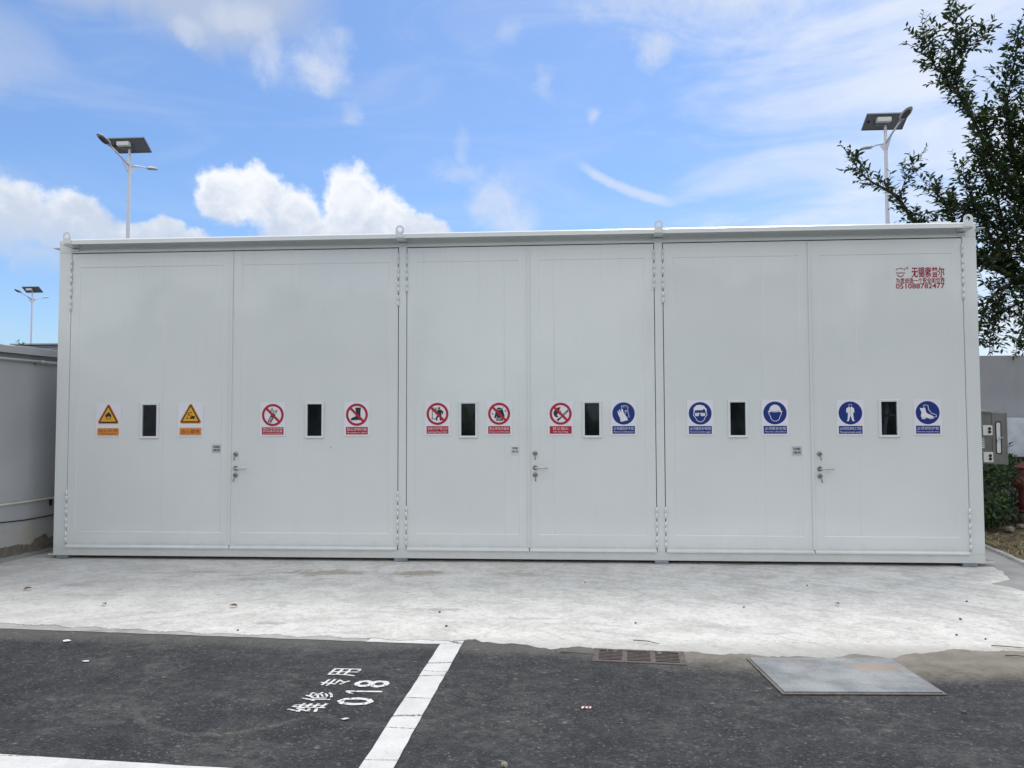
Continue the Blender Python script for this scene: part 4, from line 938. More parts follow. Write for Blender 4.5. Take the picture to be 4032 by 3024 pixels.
# weeds growing on the coping
def leaf_quads(m, p, d, L_, W_, up=Vector((0, 0, 1)), mi=0, fold=.25):
    d = d.normalized(); s = d.cross(up); s = s.normalized() if s.length > 1e-3 else Vector((1, 0, 0)); n = s.cross(d)
    q = [p, p + d * L_ * .35 + s * W_ * .5 + n * W_ * fold, p + d * L_ * .7 + s * W_ * .36 + n * W_ * fold * .7, p + d * L_ - n * L_ * .06,
         p + d * L_ * .7 - s * W_ * .36 + n * W_ * fold * .7, p + d * L_ * .35 - s * W_ * .5 + n * W_ * fold, p + d * L_ * .5]
    m.add(q, [(0, 6, 1), (1, 6, 2), (2, 6, 3), (3, 6, 4), (4, 6, 5), (5, 6, 0)], mi)
def weed(x, y, z, n, size, label):
    r = empty('weed', (x, y, z)); tag(r, label, 'weed')
    ms, ml = MB(), MB()
    for k in range(n):
        a = rnd.uniform(0, 6.28); d = Vector((math.cos(a) * .6, math.sin(a) * .4, 1)).normalized() * size * rnd.uniform(.6, 1.2)
        p0 = Vector((x + rnd.uniform(-.02, .02), y, z - .005)); ms.tube([p0, p0 + d * .5, p0 + d], [.0035, .003, .002], 5)
        for j in range(4):
            q = p0 + d * (.35 + .2 * j); a2 = rnd.uniform(0, 6.28); leaf_quads(ml, q, Vector((math.cos(a2), math.sin(a2), .5)), size * .6, size * .26)
    ms.build('stem', MAT['grass'], r); ml.build('foliage', MAT['hedge'], r)
weed(-6.30, .03, 2.446, 2, .075, 'small dark sprout on the coping of the grey wall, next to the far lamp')
weed(-6.27, .10, 2.446, 3, .04, 'flat tuft of moss-dark weed lying on the coping of the grey wall')
weed(-6.18, .58, 2.446, 4, .08, 'low green weed on the coping close to the store corner')
v = empty('vine', (-6.12, .9, 2.40)); tag(v, 'leafy green vine peeping over the wall at the store corner', 'vine')
ms, ml = MB(), MB()
st = [(-6.16, .95, 2.40), (-6.11, .92, 2.50), (-6.06, .90, 2.60), (-6.05, .9, 2.68)]; ms.tube(st, .004, 5)
for k in range(26):
    a = rnd.uniform(0, 6.28); q = Vector(st[k % 3]).lerp(Vector(st[k % 3 + 1]), rnd.random()); leaf_quads(ml, q, Vector((math.cos(a), math.sin(a), rnd.uniform(-.3, .5))), .075, .05)
ms.build('stem', MAT['grass'], v); ml.build('foliage', MAT['hedge'], v)

# far shed beyond the wall
sh = empty('shed', (-12, 18, 0)); tag(sh, 'low far shed with ribbed pale cladding just above the grey wall', 'shed')
m = MB(); m.box(-17.0, -6.0, 14.3, 20, 0, 3.55); m.build('wall', MAT['shed'], sh)
for k in range(5):
    m = MB(); z = 3.56 + .07 * k; m.add([(-17.0, 14.25, z), (-6.0, 14.25, z), (-6.0, 14.30, z + .062), (-17.0, 14.30, z + .062), (-17.0, 14.4, z), (-6.0, 14.4, z)], [(0, 1, 2, 3), (0, 4, 5, 1)]); m.build('board', MAT['shed'], sh)
m = MB(); m.box(-17.1, -5.9, 14.15, 20.1, 3.912, 3.95); m.build('roof', MAT['shed'], sh)

# ================================================================== RIGHT SIDE
rw = MB(); rw.box(3.0, 18, 3.92, 4.12, 0, 2.548); o = rw.build('boundary_wall', MAT['wall2'], bevel=.01); tag(o, 'plain dark grey rendered wall behind the control cabinet and hedge', 'wall')

cb = empty('control_cabinet', (4.58, .5, 1.08)); tag(cb, 'open stainless steel control cabinet on the end wall of the store', 'cabinet')
cx0, cx1, cy0, cy1, cz0, cz1 = 4.456, 4.716, .30, .70, 1.078, 1.642
m = MB()   # open-fronted body (mouth towards +x)
m.box(cx0, cx1, cy0, cy0 + .012, cz0, cz1); m.box(cx0, cx1, cy1 - .012, cy1, cz0, cz1); m.box(cx0, cx0 + .012, cy0 + .013, cy1 - .013, cz0, cz1); m.box(cx0 + .013, cx1, cy0 + .013, cy1 - .013, cz0, cz0 + .012); m.box(cx0 + .013, cx1, cy0 + .013, cy1 - .013, cz1 - .012, cz1)
m.build('body', MAT['inox'], cb)
m = MB(); m.add([(cx0, cy0 - .04, cz1 + .004), (cx1 + .05, cy0 - .04, cz1 + .004), (cx1 + .05, cy1 + .03, cz1 + .004), (cx0, cy1 + .03, cz1 + .004), (cx0, cy0 - .04, cz1 + .018), (cx1 + .05, cy0 - .04, cz1 + .010), (cx1 + .05, cy1 + .03, cz1 + .010), (cx0, cy1 + .03, cz1 + .018), (cx0 + .1, .5, cz1 + .055), (cx1 - .03, .5, cz1 + .05)],
                [(0, 3, 2, 1), (0, 1, 5, 4), (1, 2, 6, 5), (2, 3, 7, 6), (3, 0, 4, 7), (4, 5, 9, 8), (5, 6, 9), (6, 7, 8, 9), (7, 4, 8)]); m.build('rain_hood', MAT['inox'], cb)
for k in range(6):
    z = 1.253 + .0225 * k; m = MB(); m.add([(4.570, cy0 - .001, z), (4.632, cy0 - .001, z), (4.632, cy0 - .013, z + .002), (4.570, cy0 - .013, z + .002), (4.632, cy0 - .001, z + .013), (4.570, cy0 - .001, z + .013)], [(0, 1, 2, 3), (3, 2, 4, 5), (0, 3, 5), (1, 4, 2)]); m.build('vent_louvre', MAT['frame'], cb)
# door swung open towards the yard
dr = empty('cabinet_door', (cx1, cy0, cz0)); dr.parent = cb; dr.location = Vector((cx1, cy0, cz0)) - cb.location
DA = R(-10); dxv = Vector((math.cos(DA), math.sin(DA), 0)); dnv = Vector((-math.sin(DA), math.cos(DA), 0))
def dpt(u, v, z): return tuple(Vector((cx1 + .004, cy0 - .002, 0)) + dxv * u + dnv * v + Vector((0, 0, z)))
def dbox(m, u0, u1, v0, v1, z0, z1, mi=0):
    m.add([dpt(u0, v0, z0), dpt(u1, v0, z0), dpt(u1, v1, z0), dpt(u0, v1, z0), dpt(u0, v0, z1), dpt(u1, v0, z1), dpt(u1, v1, z1), dpt(u0, v1, z1)], [(0, 3, 2, 1), (4, 5, 6, 7), (0, 1, 5, 4), (1, 2, 6, 5), (2, 3, 7, 6), (3, 0, 4, 7)], mi)
DW = .148
def rrect(u0, u1, z0, z1, r, n=5):
    out = []
    for cu, cz_, a in ((u1 - r, z1 - r, 0), (u0 + r, z1 - r, 90), (u0 + r, z0 + r, 180), (u1 - r, z0 + r, 270)):
        out += [(cu + r * math.cos(R(a + 90 * i / n)), cz_ + r * math.sin(R(a + 90 * i / n))) for i in range(n + 1)]
    return out
m = MB(); dbox(m, 0, DW - .018, -.002, .014, cz0 - .004, cz1 - .006); m.build('door_leaf', MAT['inox'], dr)
m = MB(); dbox(m, DW - .0175, DW, -.004, .020, cz0 - .008, cz1 - .004); m.build('door_edge', MAT['inox'], dr, bevel=.002)
m = MB(); oo = rrect(.030, .088, 1.185, 1.545, .014); ii = rrect(.039, .079, 1.197, 1.533, .010); n = len(oo)
m.add([dpt(u, -.008, z) for u, z in oo] + [dpt(u, -.008, z) for u, z in ii] + [dpt(u, -.0022, z) for u, z in oo] + [dpt(u, -.0022, z) for u, z in ii], [(k, (k + 1) % n, n + (k + 1) % n, n + k) for k in range(n)] + [(k, 2 * n + k, 2 * n + (k + 1) % n, (k + 1) % n) for k in range(n)] + [(n + k, n + (k + 1) % n, 3 * n + (k + 1) % n, 3 * n + k) for k in range(n)]); m.build('window_gasket', MAT['black'], dr)
m = MB(); m.add([dpt(u, -.004, z) for u, z in ii], [tuple(range(n))]); m.build('window_pane', MAT['ntc2'], dr)
m = MB(); m.tube([dpt(.055, -.030, 1.362), dpt(.092, -.034, 1.364)], .0065, 8); m.tube([dpt(.098, -.002, 1.364), dpt(.098, -.04, 1.364)], .0105, 10); m.tube([dpt(.044, -.022, 1.352), dpt(.040, -.024, 1.318)], [.004, .009], 6); m.build('handle', MAT['steel'], dr)
for z, lab in ((1.448, None), (1.153, None)):
    m = MB(); m.box(4.596, 4.698, cy0 - .052, cy0 - .014, z - .056, z + .056); sw = m.build('switch_box', MAT['boxwhite'], cb, bevel=.004)
    m = MB(); m.box(4.578, 4.594, cy0 - .044, cy0 - .001, z - .052, z + .054); m.build('box_back', MAT['black'], sw)
    for dz in (.018, -.018):
        m = MB(); m.lathe((4.664, cy0 - .053, z + dz), [(0, .0165), (.006, .0165), (.007, .012), (.016, .011), (.017, .008)], 16, axis=(0, -1, 0)); m.build('button', MAT['black'], sw)
gs = empty('galvanised_box', (6.4, 3.6, 1.1)); tag(gs, 'flat galvanised steel box on the grey wall behind the open cabinet door', 'steel box')
_k = 11.35 / 10.5
m = MB(); m.box(6.46, 7.35, 3.36, 3.90, 1.6 - .557 * _k, 1.6 - .02 * _k); m.build('casing', MAT['galv2'], gs, bevel=.008)
m = MB(); m.tube([(6.475, 3.355, 1.435), (6.475, 3.342, 1.435)], .012, 8); m.build('bolt', MAT['boxwhite'], gs)
o = MB().tube([(4.66, .50, 1.085), (4.70, .52, .98), (4.80, .62, .80), (5.05, .95, .60), (5.45, 1.5, .38), (5.9, 2.15, .14), (6.1, 2.4, .05)], .009, 6).build('cable', MAT['cable']); tag(o, 'dark cable hanging from the cabinet down into the hedge', 'cable')

# hydrant
hy = empty('fire_hydrant', (6.46, 2.80, 0)); tag(hy, 'weathered red fire hydrant standing in the soil bed before the hedge', 'fire hydrant')
hx, hyy = 6.452, 2.80
m = MB(); m.lathe((hx, hyy, .288), [(0, .058), (.1, .057), (.25, .062), (.44, .066), (.56, .064), (.575, .064)], 24); m.build('barrel', MAT['hydrant'], hy)
m = MB(); m.lathe((hx, hyy, .865), [(0, .098), (.022, .098), (.026, .080), (.052, .066), (.066, .040), (.072, .022), (.095, .018)], 24); m.build('bonnet', MAT['hydrant'], hy)
m = MB(); m.lathe((hx, hyy, .262), [(0, .096), (.022, .096), (.026, .07)], 24); m.build('flange', MAT['hydrant'], hy)
m = MB(); m.lathe((hx, hyy, .11), [(0, .066), (.15, .064)], 20); m.build('collar', MAT['collar'], hy)
m = MB(); m.lathe((hx, hyy, .005), [(0, .115), (.05, .112), (.055, .08), (.105, .075)], 24); m.build('base', MAT['hydrant'], hy)
for ax, k in (((-.80, -.60, 0), 1), ((.8, -.6, 0), 1)):
    a_ = Vector(ax); p0 = Vector((hx, hyy, .675)) + a_ * .05
    m = MB(); m.lathe(p0, [(0, .060), (.045, .060), (.046, .088), (.095, .086), (.102, .070), (.106, .022), (.128, .020)], 24, axis=ax); nz = m.build('nozzle', MAT['hydrant'], hy)
    s_ = a_.cross(Vector((0, 0, 1)))
    m = MB()
    for th in range(8):
        q = p0 + a_ * .048 + (s_ * math.cos(th * .785) + Vector((0, 0, 1)) * math.sin(th * .785)) * .086; m.tube([q, q + a_ * .045], .010, 6)
    m.build('cap_lug', MAT['hydrant'], nz)

# hedge
def leaf_cloud(m, n, sampler, L0, L1, updir=.3):
    for _ in range(n):
        p, out = sampler(); a = Vector((rnd.gauss(0, 1), rnd.gauss(0, 1), rnd.gauss(0, 1))).normalized()
        d = (a * .8 + out * .6 + Vector((0, 0, updir * rnd.uniform(-1, 1)))).normalized(); L_ = rnd.uniform(L0, L1)
        leaf_quads(m, p, d, L_, L_ * .5, up=(out + a * .6).normalized() if abs(d.dot((out + a * .6).normalized())) < .95 else Vector((0, 0, 1)), fold=.12)
hd = empty('hedge', (6.4, 2.9, 0)); tag(hd, 'dense leafy green hedge growing in the soil bed below the grey wall', 'hedge')
blobs = [(Vector((rnd.uniform(5.25, 8.6), rnd.uniform(2.45, 3.3), rnd.uniform(.12, .95))), rnd.uniform(.16, .30)) for _ in range(120)]
blobs = [b for b in blobs if abs(b[0].x - hx) > b[1] + .22 or b[0].y > hyy + b[1] + .12] + [(Vector((5.32 + .09 * k, 2.12 + .03 * k, .30 + .06 * (k % 3))), .19) for k in range(7)]
def hs():
    c, r = rnd.choice(blobs); v_ = Vector((rnd.gauss(0, 1), rnd.gauss(0, 1) - .5, rnd.gauss(0, 1))).normalized(); p = c + v_ * r * rnd.uniform(.7, 1.05); p.z = max(.07, p.z); return p, v_
m = MB(); leaf_cloud(m, 13000, hs, .04, .085); m.build('foliage', MAT['hedge'], hd)
m = MB()
for _ in range(60):
    x = rnd.uniform(5.3, 8.5); y = rnd.uniform(2.4, 3.2); m.tube([(x, y, .04), (x + rnd.uniform(-.1, .1), y + rnd.uniform(-.1, .1), .5), (x + rnd.uniform(-.2, .2), y + rnd.uniform(-.2, .2), .95)], [.010, .007, .003], 5)
m.build('stems', MAT['bark'], hd)
m = MB(); ml = MB()
for _ in range(70):
    x = rnd.uniform(5.3, 8.4); y = rnd.uniform(2.3, 3.0)
    if abs(x - hx) < .3: continue
    p0 = Vector((x, y, rnd.uniform(.6, .95))); d = Vector((rnd.gauss(0, .4), rnd.gauss(-.2, .3), 1)).normalized() * rnd.uniform(.15, .38); m.tube([p0, p0 + d * .5, p0 + d], [.004, .003, .0015], 4)
    for k in range(9):
        a = rnd.uniform(0, 6.28); leaf_quads(ml, p0 + d * (.2 + .1 * k), Vector((math.cos(a), math.sin(a), rnd.uniform(0, .6))), rnd.uniform(.05, .08), .035)
m.build('shoots', MAT['bark'], hd); ml.build('shoot_leaves', MAT['hedge'], hd)

# dry grass, weeds and stones on the soil
m = MB(); mats = [MAT['straw'], MAT['grass']]
for _ in range(1500):
    y = rnd.uniform(-1.2, 2.3); x = 5.06 + .17 * (y - .6) + abs(rnd.gauss(0, .55)) + .03
    if y > 1.3 and rnd.random() < .5: continue
    z = soil_h(x, y) + .006; a = rnd.uniform(0, 6.28); L_ = rnd.uniform(.06, .2); d = Vector((math.cos(a), math.sin(a), rnd.uniform(0, .35))) * L_; s = Vector((-math.sin(a), math.cos(a), 0)) * .0035
    p0 = Vector((x, y, z)); p1 = p0 + d * .5 + Vector((0, 0, .012)); p2 = p0 + d + Vector((0, 0, -.004)); gi = 1 if rnd.random() < .35 else 0
    m.add([p0 - s, p0 + s, p1 + s, p1 - s, p2], [(0, 1, 2, 3), (3, 2, 4)], gi)
o = m.build('dry_grass', mats); tag(o, 'cut dry grass and small weeds strewn over the soil bed', 'grass', kind='stuff')
def stone(name, x, y, z, r, mat, label, cat, group=None, sq=.7):
    bm = bmesh.new(); bmesh.ops.create_icosphere(bm, subdivisions=1, radius=r)
    for v_ in bm.verts: v_.co *= rnd.uniform(.78, 1.15); v_.co.z *= sq
    me = bpy.data.meshes.new(name); bm.to_mesh(me); bm.free(); me.materials.append(mat)
    o = link(name, me, loc=(x, y, z + r * sq * .6)); o.rotation_euler.z = rnd.uniform(0, 6); return tag(o, label, cat, group)
stone('rock', 5.83, 2.02, .10, .062, MAT['stone2'], 'pale fist sized stone lying at the foot of the hedge', 'stone')
stone('rock', 6.15, 2.35, .10, .05, MAT['stone2'], 'brown stone beside the hydrant base', 'stone')

# tree belt on the far side of the yard, behind the camera (seen only in the glass and the gloss of the doors)
m = MB()
for k in range(70):
    x = -62 + 124 * k / 69 + rnd.uniform(-1, 1); y = -34 + rnd.uniform(-3, 2)
    hgt = 2.0 if -8.5 < x < 5 else rnd.uniform(7, 10.5)
    n_ = 2 if hgt < 4 else 6
    for q in range(n_):
        bm = bmesh.new(); bmesh.ops.create_icosphere(bm, subdivisions=2, radius=1.0 if hgt < 4 else rnd.uniform(1.4, 2.3)); z = (q + .6) / n_ * hgt * .85; ox, oy = rnd.uniform(-1, 1), rnd.uniform(-1, 1)
        for v_ in bm.verts: v_.co *= rnd.uniform(.75, 1.15)
        bm.verts.ensure_lookup_table(); m.add([(v_.co.x + x + ox, v_.co.y + y + oy, max(0, v_.co.z + z)) for v_ in bm.verts], [tuple(v_.index for v_ in f_.verts) for f_ in bm.faces]); bm.free()
o = m.build('tree_belt', MAT['hedge']); tag(o, 'dark belt of trees across the yard, mirrored in the small door windows', 'trees', kind='stuff')

# ================================================================== TREE
def frange(a, b, s):
    while a < b: yield a; a += s
tr = empty('tree', (8.75, 4.75, 0)); tag(tr, 'tall dark leafy tree behind the grey wall, branches reaching over the store roof', 'tree')
limbs = [  # (points, radius at start, radius at end, twig scale, density)
    ([(8.75, 4.75, 0), (8.72, 4.72, 1.2), (8.60, 4.66, 2.4), (8.45, 4.6, 3.3)], .13, .09, 0, 0),
    ([(8.45, 4.6, 3.3), (8.05, 4.5, 4.3), (7.50, 4.35, 5.18), (6.98, 4.29, 5.83), (6.60, 4.23, 6.57), (6.23, 4.18, 7.11), (6.05, 4.16, 7.32), (5.90, 4.12, 7.75)], .055, .006, 1.0, 1.0),
    ([(6.55, 4.22, 6.65), (6.40, 4.19, 7.02), (6.385, 4.16, 7.6), (6.42, 4.14, 8.22)], .018, .005, .75, .62),
    ([(6.36, 4.18, 7.15), (6.46, 4.18, 7.45), (6.90, 4.19, 7.83)], .012, .004, .7, .75),
    ([(7.5, 4.35, 5.18), (7.32, 4.3, 5.9), (7.22, 4.26, 6.6), (7.30, 4.24, 7.1), (7.42, 4.23, 7.8)], .04, .006, .95, .9),
    ([(7.5, 4.35, 5.18), (7.62, 4.3, 6.0), (7.66, 4.26, 6.9), (7.9, 4.22, 7.9)], .04, .006, 1.0, .9),
    ([(8.45, 4.6, 3.3), (7.6, 4.45, 3.75), (6.8, 4.35, 4.1), (6.1, 4.28, 4.35), (5.76, 4.25, 4.70), (5.45, 4.21, 5.14), (5.23, 4.19, 5.30), (4.94, 4.17, 5.48), (4.68, 4.13, 5.80)], .07, .006, .62, .85),
    ([(5.47, 4.21, 5.16), (5.60, 4.2, 5.52), (5.77, 4.21, 5.78)], .010, .004, .5, .8),
    ([(7.6, 4.45, 3.75), (7.0, 4.36, 4.45), (6.75, 4.31, 4.87), (6.30, 4.28, 5.02), (5.95, 4.24, 5.33)], .03, .006, .8, .95),
    ([(7.0, 4.36, 4.45), (6.70, 4.3, 5.0), (6.55, 4.3, 5.45), (6.45, 4.28, 5.62)], .02, .005, .7, .9),
    ([(7.3, 4.4, 4.1), (7.1, 4.3, 4.9), (6.9, 4.26, 5.5), (6.75, 4.24, 5.95)], .03, .006, .8, .95),
    ([(8.45, 4.6, 3.3), (7.9, 4.3, 3.55), (7.35, 4.2, 3.75), (6.95, 4.2, 3.6), (6.72, 4.2, 3.25), (6.62, 4.2, 2.8)], .05, .006, .72, 1.1),
    ([(7.9, 4.3, 3.55), (7.5, 4.1, 3.35), (7.25, 4.0, 3.05), (7.05, 3.9, 2.75)], .03, .005, .62, 1.1),
    ([(8.0, 4.4, 3.5), (7.6, 4.2, 4.1), (7.2, 4.15, 4.25), (6.85, 4.15, 4.15), (6.6, 4.15, 3.95)], .03, .005, .7, 1.0),
    ([(7.6, 4.45, 3.75), (6.9, 4.35, 4.15), (6.2, 4.3, 4.35), (5.85, 4.28, 4.55)], .02, .004, .6, .8),
    ([(6.6, 4.3, 4.3), (6.2, 4.25, 4.55), (5.9, 4.22, 4.75)], .015, .004, .6, .9),
    ([(8.45, 4.6, 3.3), (9.1, 4.6, 4.3), (9.7, 4.7, 5.6), (10.0, 4.8, 7.0)], .08, .01, 1.1, .8),
    ([(8.45, 4.6, 3.3), (8.6, 4.4, 4.8), (8.5, 4.3, 6.2), (8.7, 4.3, 7.8)], .08, .01, 1.1, .9),
    ([(9.1, 4.6, 4.3), (10.0, 4.5, 4.8), (10.8, 4.4, 5.0)], .04, .008, 1.0, .7),
    ([(8.3, 4.5, 3.7), (8.0, 4.35, 5.0), (7.9, 4.3, 6.2), (8.2, 4.3, 7.2)], .05, .008, 1.0, 1.0),
    ([(7.8, 4.4, 4.7), (7.45, 4.3, 4.9), (7.1, 4.2, 5.2)], .02, .005, .8, 1.0),
    ([(8.0, 4.3, 3.6), (7.5, 4.2, 3.9), (7.1, 4.15, 3.7), (6.85, 4.1, 3.35), (6.75, 4.1, 3.0)], .03, .005, .8, .7),
    ([(8.1, 4.4, 3.4), (7.7, 4.2, 3.1), (7.4, 4.1, 2.85), (7.2, 4.05, 2.65)], .03, .005, .7, .7),
    ([(7.9, 4.3, 3.5), (7.4, 4.2, 3.45), (7.0, 4.15, 3.25), (6.8, 4.15, 2.9), (6.78, 4.15, 2.65)], .03, .005, .7, .7),
    ([(8.0, 4.4, 3.9), (7.5, 4.3, 4.45), (7.1, 4.25, 4.5), (6.8, 4.2, 4.35)], .03, .005, .8, .7),
    ([(7.6, 4.35, 4.6), (7.3, 4.3, 5.25), (7.05, 4.25, 5.45), (6.9, 4.2, 5.4)], .02, .005, .8, .7),
    ([(7.75, 4.3, 5.2), (7.5, 4.25, 6.1), (7.1, 4.2, 6.45), (6.85, 4.2, 6.5)], .02, .005, .8, .7),
    ([(7.75, 4.3, 4.2), (7.6, 4.2, 5.2), (7.55, 4.2, 5.9)], .02, .005, .9, .7),
    ([(6.45, 4.3, 4.25), (6.35, 4.25, 4.75), (6.15, 4.22, 5.05)], .012, .004, .7, 1.0),
    ([(8.2, 4.4, 3.9), (7.7, 4.2, 4.5), (7.35, 4.15, 4.7), (7.05, 4.1, 4.75)], .02, .005, .8, 1.0),
]
br = [MB(), MB()]; lv = MB()
def twig(p, d, L_, sp, sz):
    pts = [p]; steps = max(3, int(L_ / .06)); dd = d.normalized()
    for i in range(steps):
        dd = (dd + Vector((rnd.gauss(0, .13), rnd.gauss(0, .13), rnd.gauss(.05, .12)))).normalized(); pts.append(pts[-1] + dd * (L_ / steps))
    br[1].tube(pts, [.0045 * (1 - .7 * i / steps) + .0012 for i in range(steps + 1)], 4, False)
    t = sp * .5; side = 1
    while t < L_:
        k = t / L_ * steps; i = min(steps - 1, int(k)); q = pts[i].lerp(pts[i + 1], k - i); ax = (pts[i + 1] - pts[i]).normalized()
        s = ax.cross(Vector((rnd.gauss(0, .4), rnd.gauss(0, .4), 1))).normalized() * side
        dl = (s * .85 + ax * .65 + Vector((0, 0, rnd.uniform(-.45, .25)))).normalized(); l_ = sz * rnd.uniform(.7, 1.15)
        leaf_quads(lv, q, dl, l_, l_ * rnd.uniform(.40, .50), up=Vector((rnd.gauss(0, .35), rnd.gauss(0, .35), 1)), fold=.1)
        side = -side; t += sp * rnd.uniform(.7, 1.3)
for pts, r0, r1, ts, dens in limbs:
    P_ = [Vector(p) for p in pts]
    # smooth the run
    Q = []
    for i in range(len(P_) - 1):
        a, b, c, d = P_[max(i - 1, 0)], P_[i], P_[i + 1], P_[min(i + 2, len(P_) - 1)]
        for k in range(4):
            t = k / 4; Q.append(.5 * ((2 * b) + (c - a) * t + (2 * a - 5 * b + 4 * c - d) * t * t + (3 * b - a - 3 * c + d) * t ** 3))
    Q.append(P_[-1]); n = len(Q)
    br[0 if ts == 0 else 1].tube(Q, [r0 + (r1 - r0) * (i / (n - 1)) ** .8 for i in range(n)], 10 if r0 > .05 else 6)
    if not ts: continue
    tot = sum((Q[i + 1] - Q[i]).length for i in range(n - 1)); s = .25 * min(1, tot); step = .021 / dens
    cum = [0]
    for i in range(n - 1): cum.append(cum[-1] + (Q[i + 1] - Q[i]).length)
    while s < tot:
        i = max(j for j in range(n - 1) if cum[j] <= s); q = Q[i].lerp(Q[i + 1], (s - cum[i]) / max(1e-6, cum[i + 1] - cum[i])); ax = (Q[i + 1] - Q[i]).normalized()
        fr = s / tot; pr = Vector((rnd.gauss(0, 1), rnd.gauss(0, .8), rnd.gauss(0, 1))); pr = (pr - ax * pr.dot(ax)).normalized()
        L_ = ts * rnd.uniform(.16, .62) * (1.2 - .5 * fr)
        if rnd.random() < .05: L_ *= 1.7; pr = (pr + Vector((0, 0, 1.4))).normalized()
        twig(q, pr * .9 + ax * .55 + Vector((0, 0, .25)), L_, .034, .108)
        s += step * rnd.uniform(.6, 1.4)
    twig(Q[-1], (Q[-1] - Q[-2]), .36 * ts + .08, .032, .088)
br[0].build('trunk', MAT['bark'], tr); br[1].build('branches', MAT['bark'], tr)
lv.build('foliage', MAT['leaf'], tr)

# ================================================================== SOLAR STREET LAMPS
def street_lamp(x, y, h, label):
    r = empty('street_lamp', (x, y, 0)); tag(r, label, 'street lamp', 'solar street lamps beyond the store')
    m = MB(); m.lathe((x, y, .02), [(0, .075), (2, .060), (5.0, .046), (h - .52, .038), (h - .5, .034), (h - .06, .030)], 14); m.build('pole', MAT['pole'], r)
    m = MB(); m.lathe((x, y, 0), [(0, .2), (.018, .2)], 14); m.build('base_plate', MAT['pole'], r)
    # panel faces away, its high edge towards the yard
    w, l, tl = .87, .42, R(33); c = Vector((x, y + .02, h - .01)); u = Vector((1, 0, 0)); v_ = Vector((0, math.cos(tl), -math.sin(tl))); n_ = u.cross(v_)
    def pb(m, a0, a1, b0, b1, d0, d1):
        m.add([c + u * a + v_ * b + n_ * d for a, b, d in ((a0, b0, d0), (a1, b0, d0), (a1, b1, d0), (a0, b1, d0), (a0, b0, d1), (a1, b0, d1), (a1, b1, d1), (a0, b1, d1))], [(0, 3, 2, 1), (4, 5, 6, 7), (0, 1, 5, 4), (1, 2, 6, 5), (2, 3, 7, 6), (3, 0, 4, 7)])
    m = MB(); pb(m, -w / 2 + .012, w / 2 - .012, -l / 2 + .012, l / 2 - .012, -.008, .012); pn = m.build('solar_panel', MAT['pvback'], r)
    m = MB()
    for a0, a1, b0, b1 in ((-w / 2, w / 2, -l / 2, -l / 2 + .013), (-w / 2, w / 2, l / 2 - .013, l / 2), (-w / 2, -w / 2 + .013, -l / 2 + .014, l / 2 - .014), (w / 2 - .013, w / 2, -l / 2 + .014, l / 2 - .014)): pb(m, a0, a1, b0, b1, -.022, .014)
    m.build('panel_frame', MAT['pvframe'], pn)
    m = MB(); pb(m, -.37, -.33, -.03, .01, -.03, -.009); m.build('junction_box', MAT['black'], pn)
    m = MB(); m.box(x - .22, x + .07, y - .17, y - .05, h - .075, h + .02); m.build('battery_box', MAT['boxwhite'], r, bevel=.004)
    m = MB(); m.box(x - .21, x + .06, y - .048, y + .06, h - .10, h - .015); m.build('controller', MAT['pvback'], r, bevel=.004)
    for sgn in (-1, 1):
        z0 = h - .50; A = [Vector((x, y + sgn * .04, z0)), Vector((x, y + sgn * .35, z0 + .10)), Vector((x, y + sgn * .78, z0 + .20))]
        m = MB(); m.tube(A, [.024, .021, .018], 10); m.build('arm', MAT['pole'], r)
        m = MB(); m.add([(x - .006, y + sgn * .055, z0 - .18), (x - .006, y + sgn * .30, z0 + .055), (x - .006, y + sgn * .055, z0 - .03), (x + .006, y + sgn * .055, z0 - .18), (x + .006, y + sgn * .30, z0 + .055), (x + .006, y + sgn * .055, z0 - .03)], [(0, 1, 2), (5, 4, 3), (0, 3, 4, 1), (1, 4, 5, 2), (2, 5, 3, 0)]); m.build('gusset', MAT['pole'], r)
        d = (A[2] - A[1]).normalized(); sN = Vector((1, 0, 0)); up = sN.cross(d) if sN.cross(d).z > 0 else -sN.cross(d)
        m = MB(); prof = [(-.04, .026, .026), (.03, .045, .035), (.10, .085, .05), (.25, .098, .055), (.38, .078, .042), (.45, .040, .022), (.465, .01, .008)]; K = 12; vs = []
        for t, wd, ht in prof:
            for k in range(K):
                th = 2 * math.pi * k / K; zz = math.sin(th) * ht; zz = zz if zz > 0 else zz * .45; vs.append(A[2] + d * t + sN * math.cos(th) * wd + up * zz)
        fs = [(i * K + k, i * K + (k + 1) % K, (i + 1) * K + (k + 1) % K, (i + 1) * K + k) for i in range(len(prof) - 1) for k in range(K)] + [tuple(range(K)), tuple(range((len(prof) - 1) * K, len(prof) * K))]
        m.add(vs, fs, smooth=True); hd_ = m.build('lamp_head', MAT['lampgrey'], r)
        m = MB(); lp = [(.10, .05), (.18, .068), (.30, .062), (.38, .035)]; vs = [A[2] + d * t + sN * (wd * s_) - up * .030 for t, wd in lp for s_ in (-1, 1)]
        vs2 = [q + up * .022 for q in vs]; m.add(vs + vs2, [(0, 1, 3, 2), (2, 3, 5, 4), (4, 5, 7, 6), (0, 8, 9, 1), (6, 7, 15, 14), (0, 2, 10, 8), (2, 4, 12, 10), (4, 6, 14, 12), (1, 9, 11, 3), (3, 11, 13, 5), (5, 13, 15, 7)]); m.build('lens', MAT['lens'], hd_)
street_lamp(-10.10, 8.60, 8.03, 'white solar street lamp rising behind the store roof near its first lifting lug')
street_lamp(7.02, 8.42, 8.03, 'white solar street lamp rising behind the roof beside the tree branches')
street_lamp(-26.15, 27.6, 8.03, 'small far solar street lamp above the grey wall')

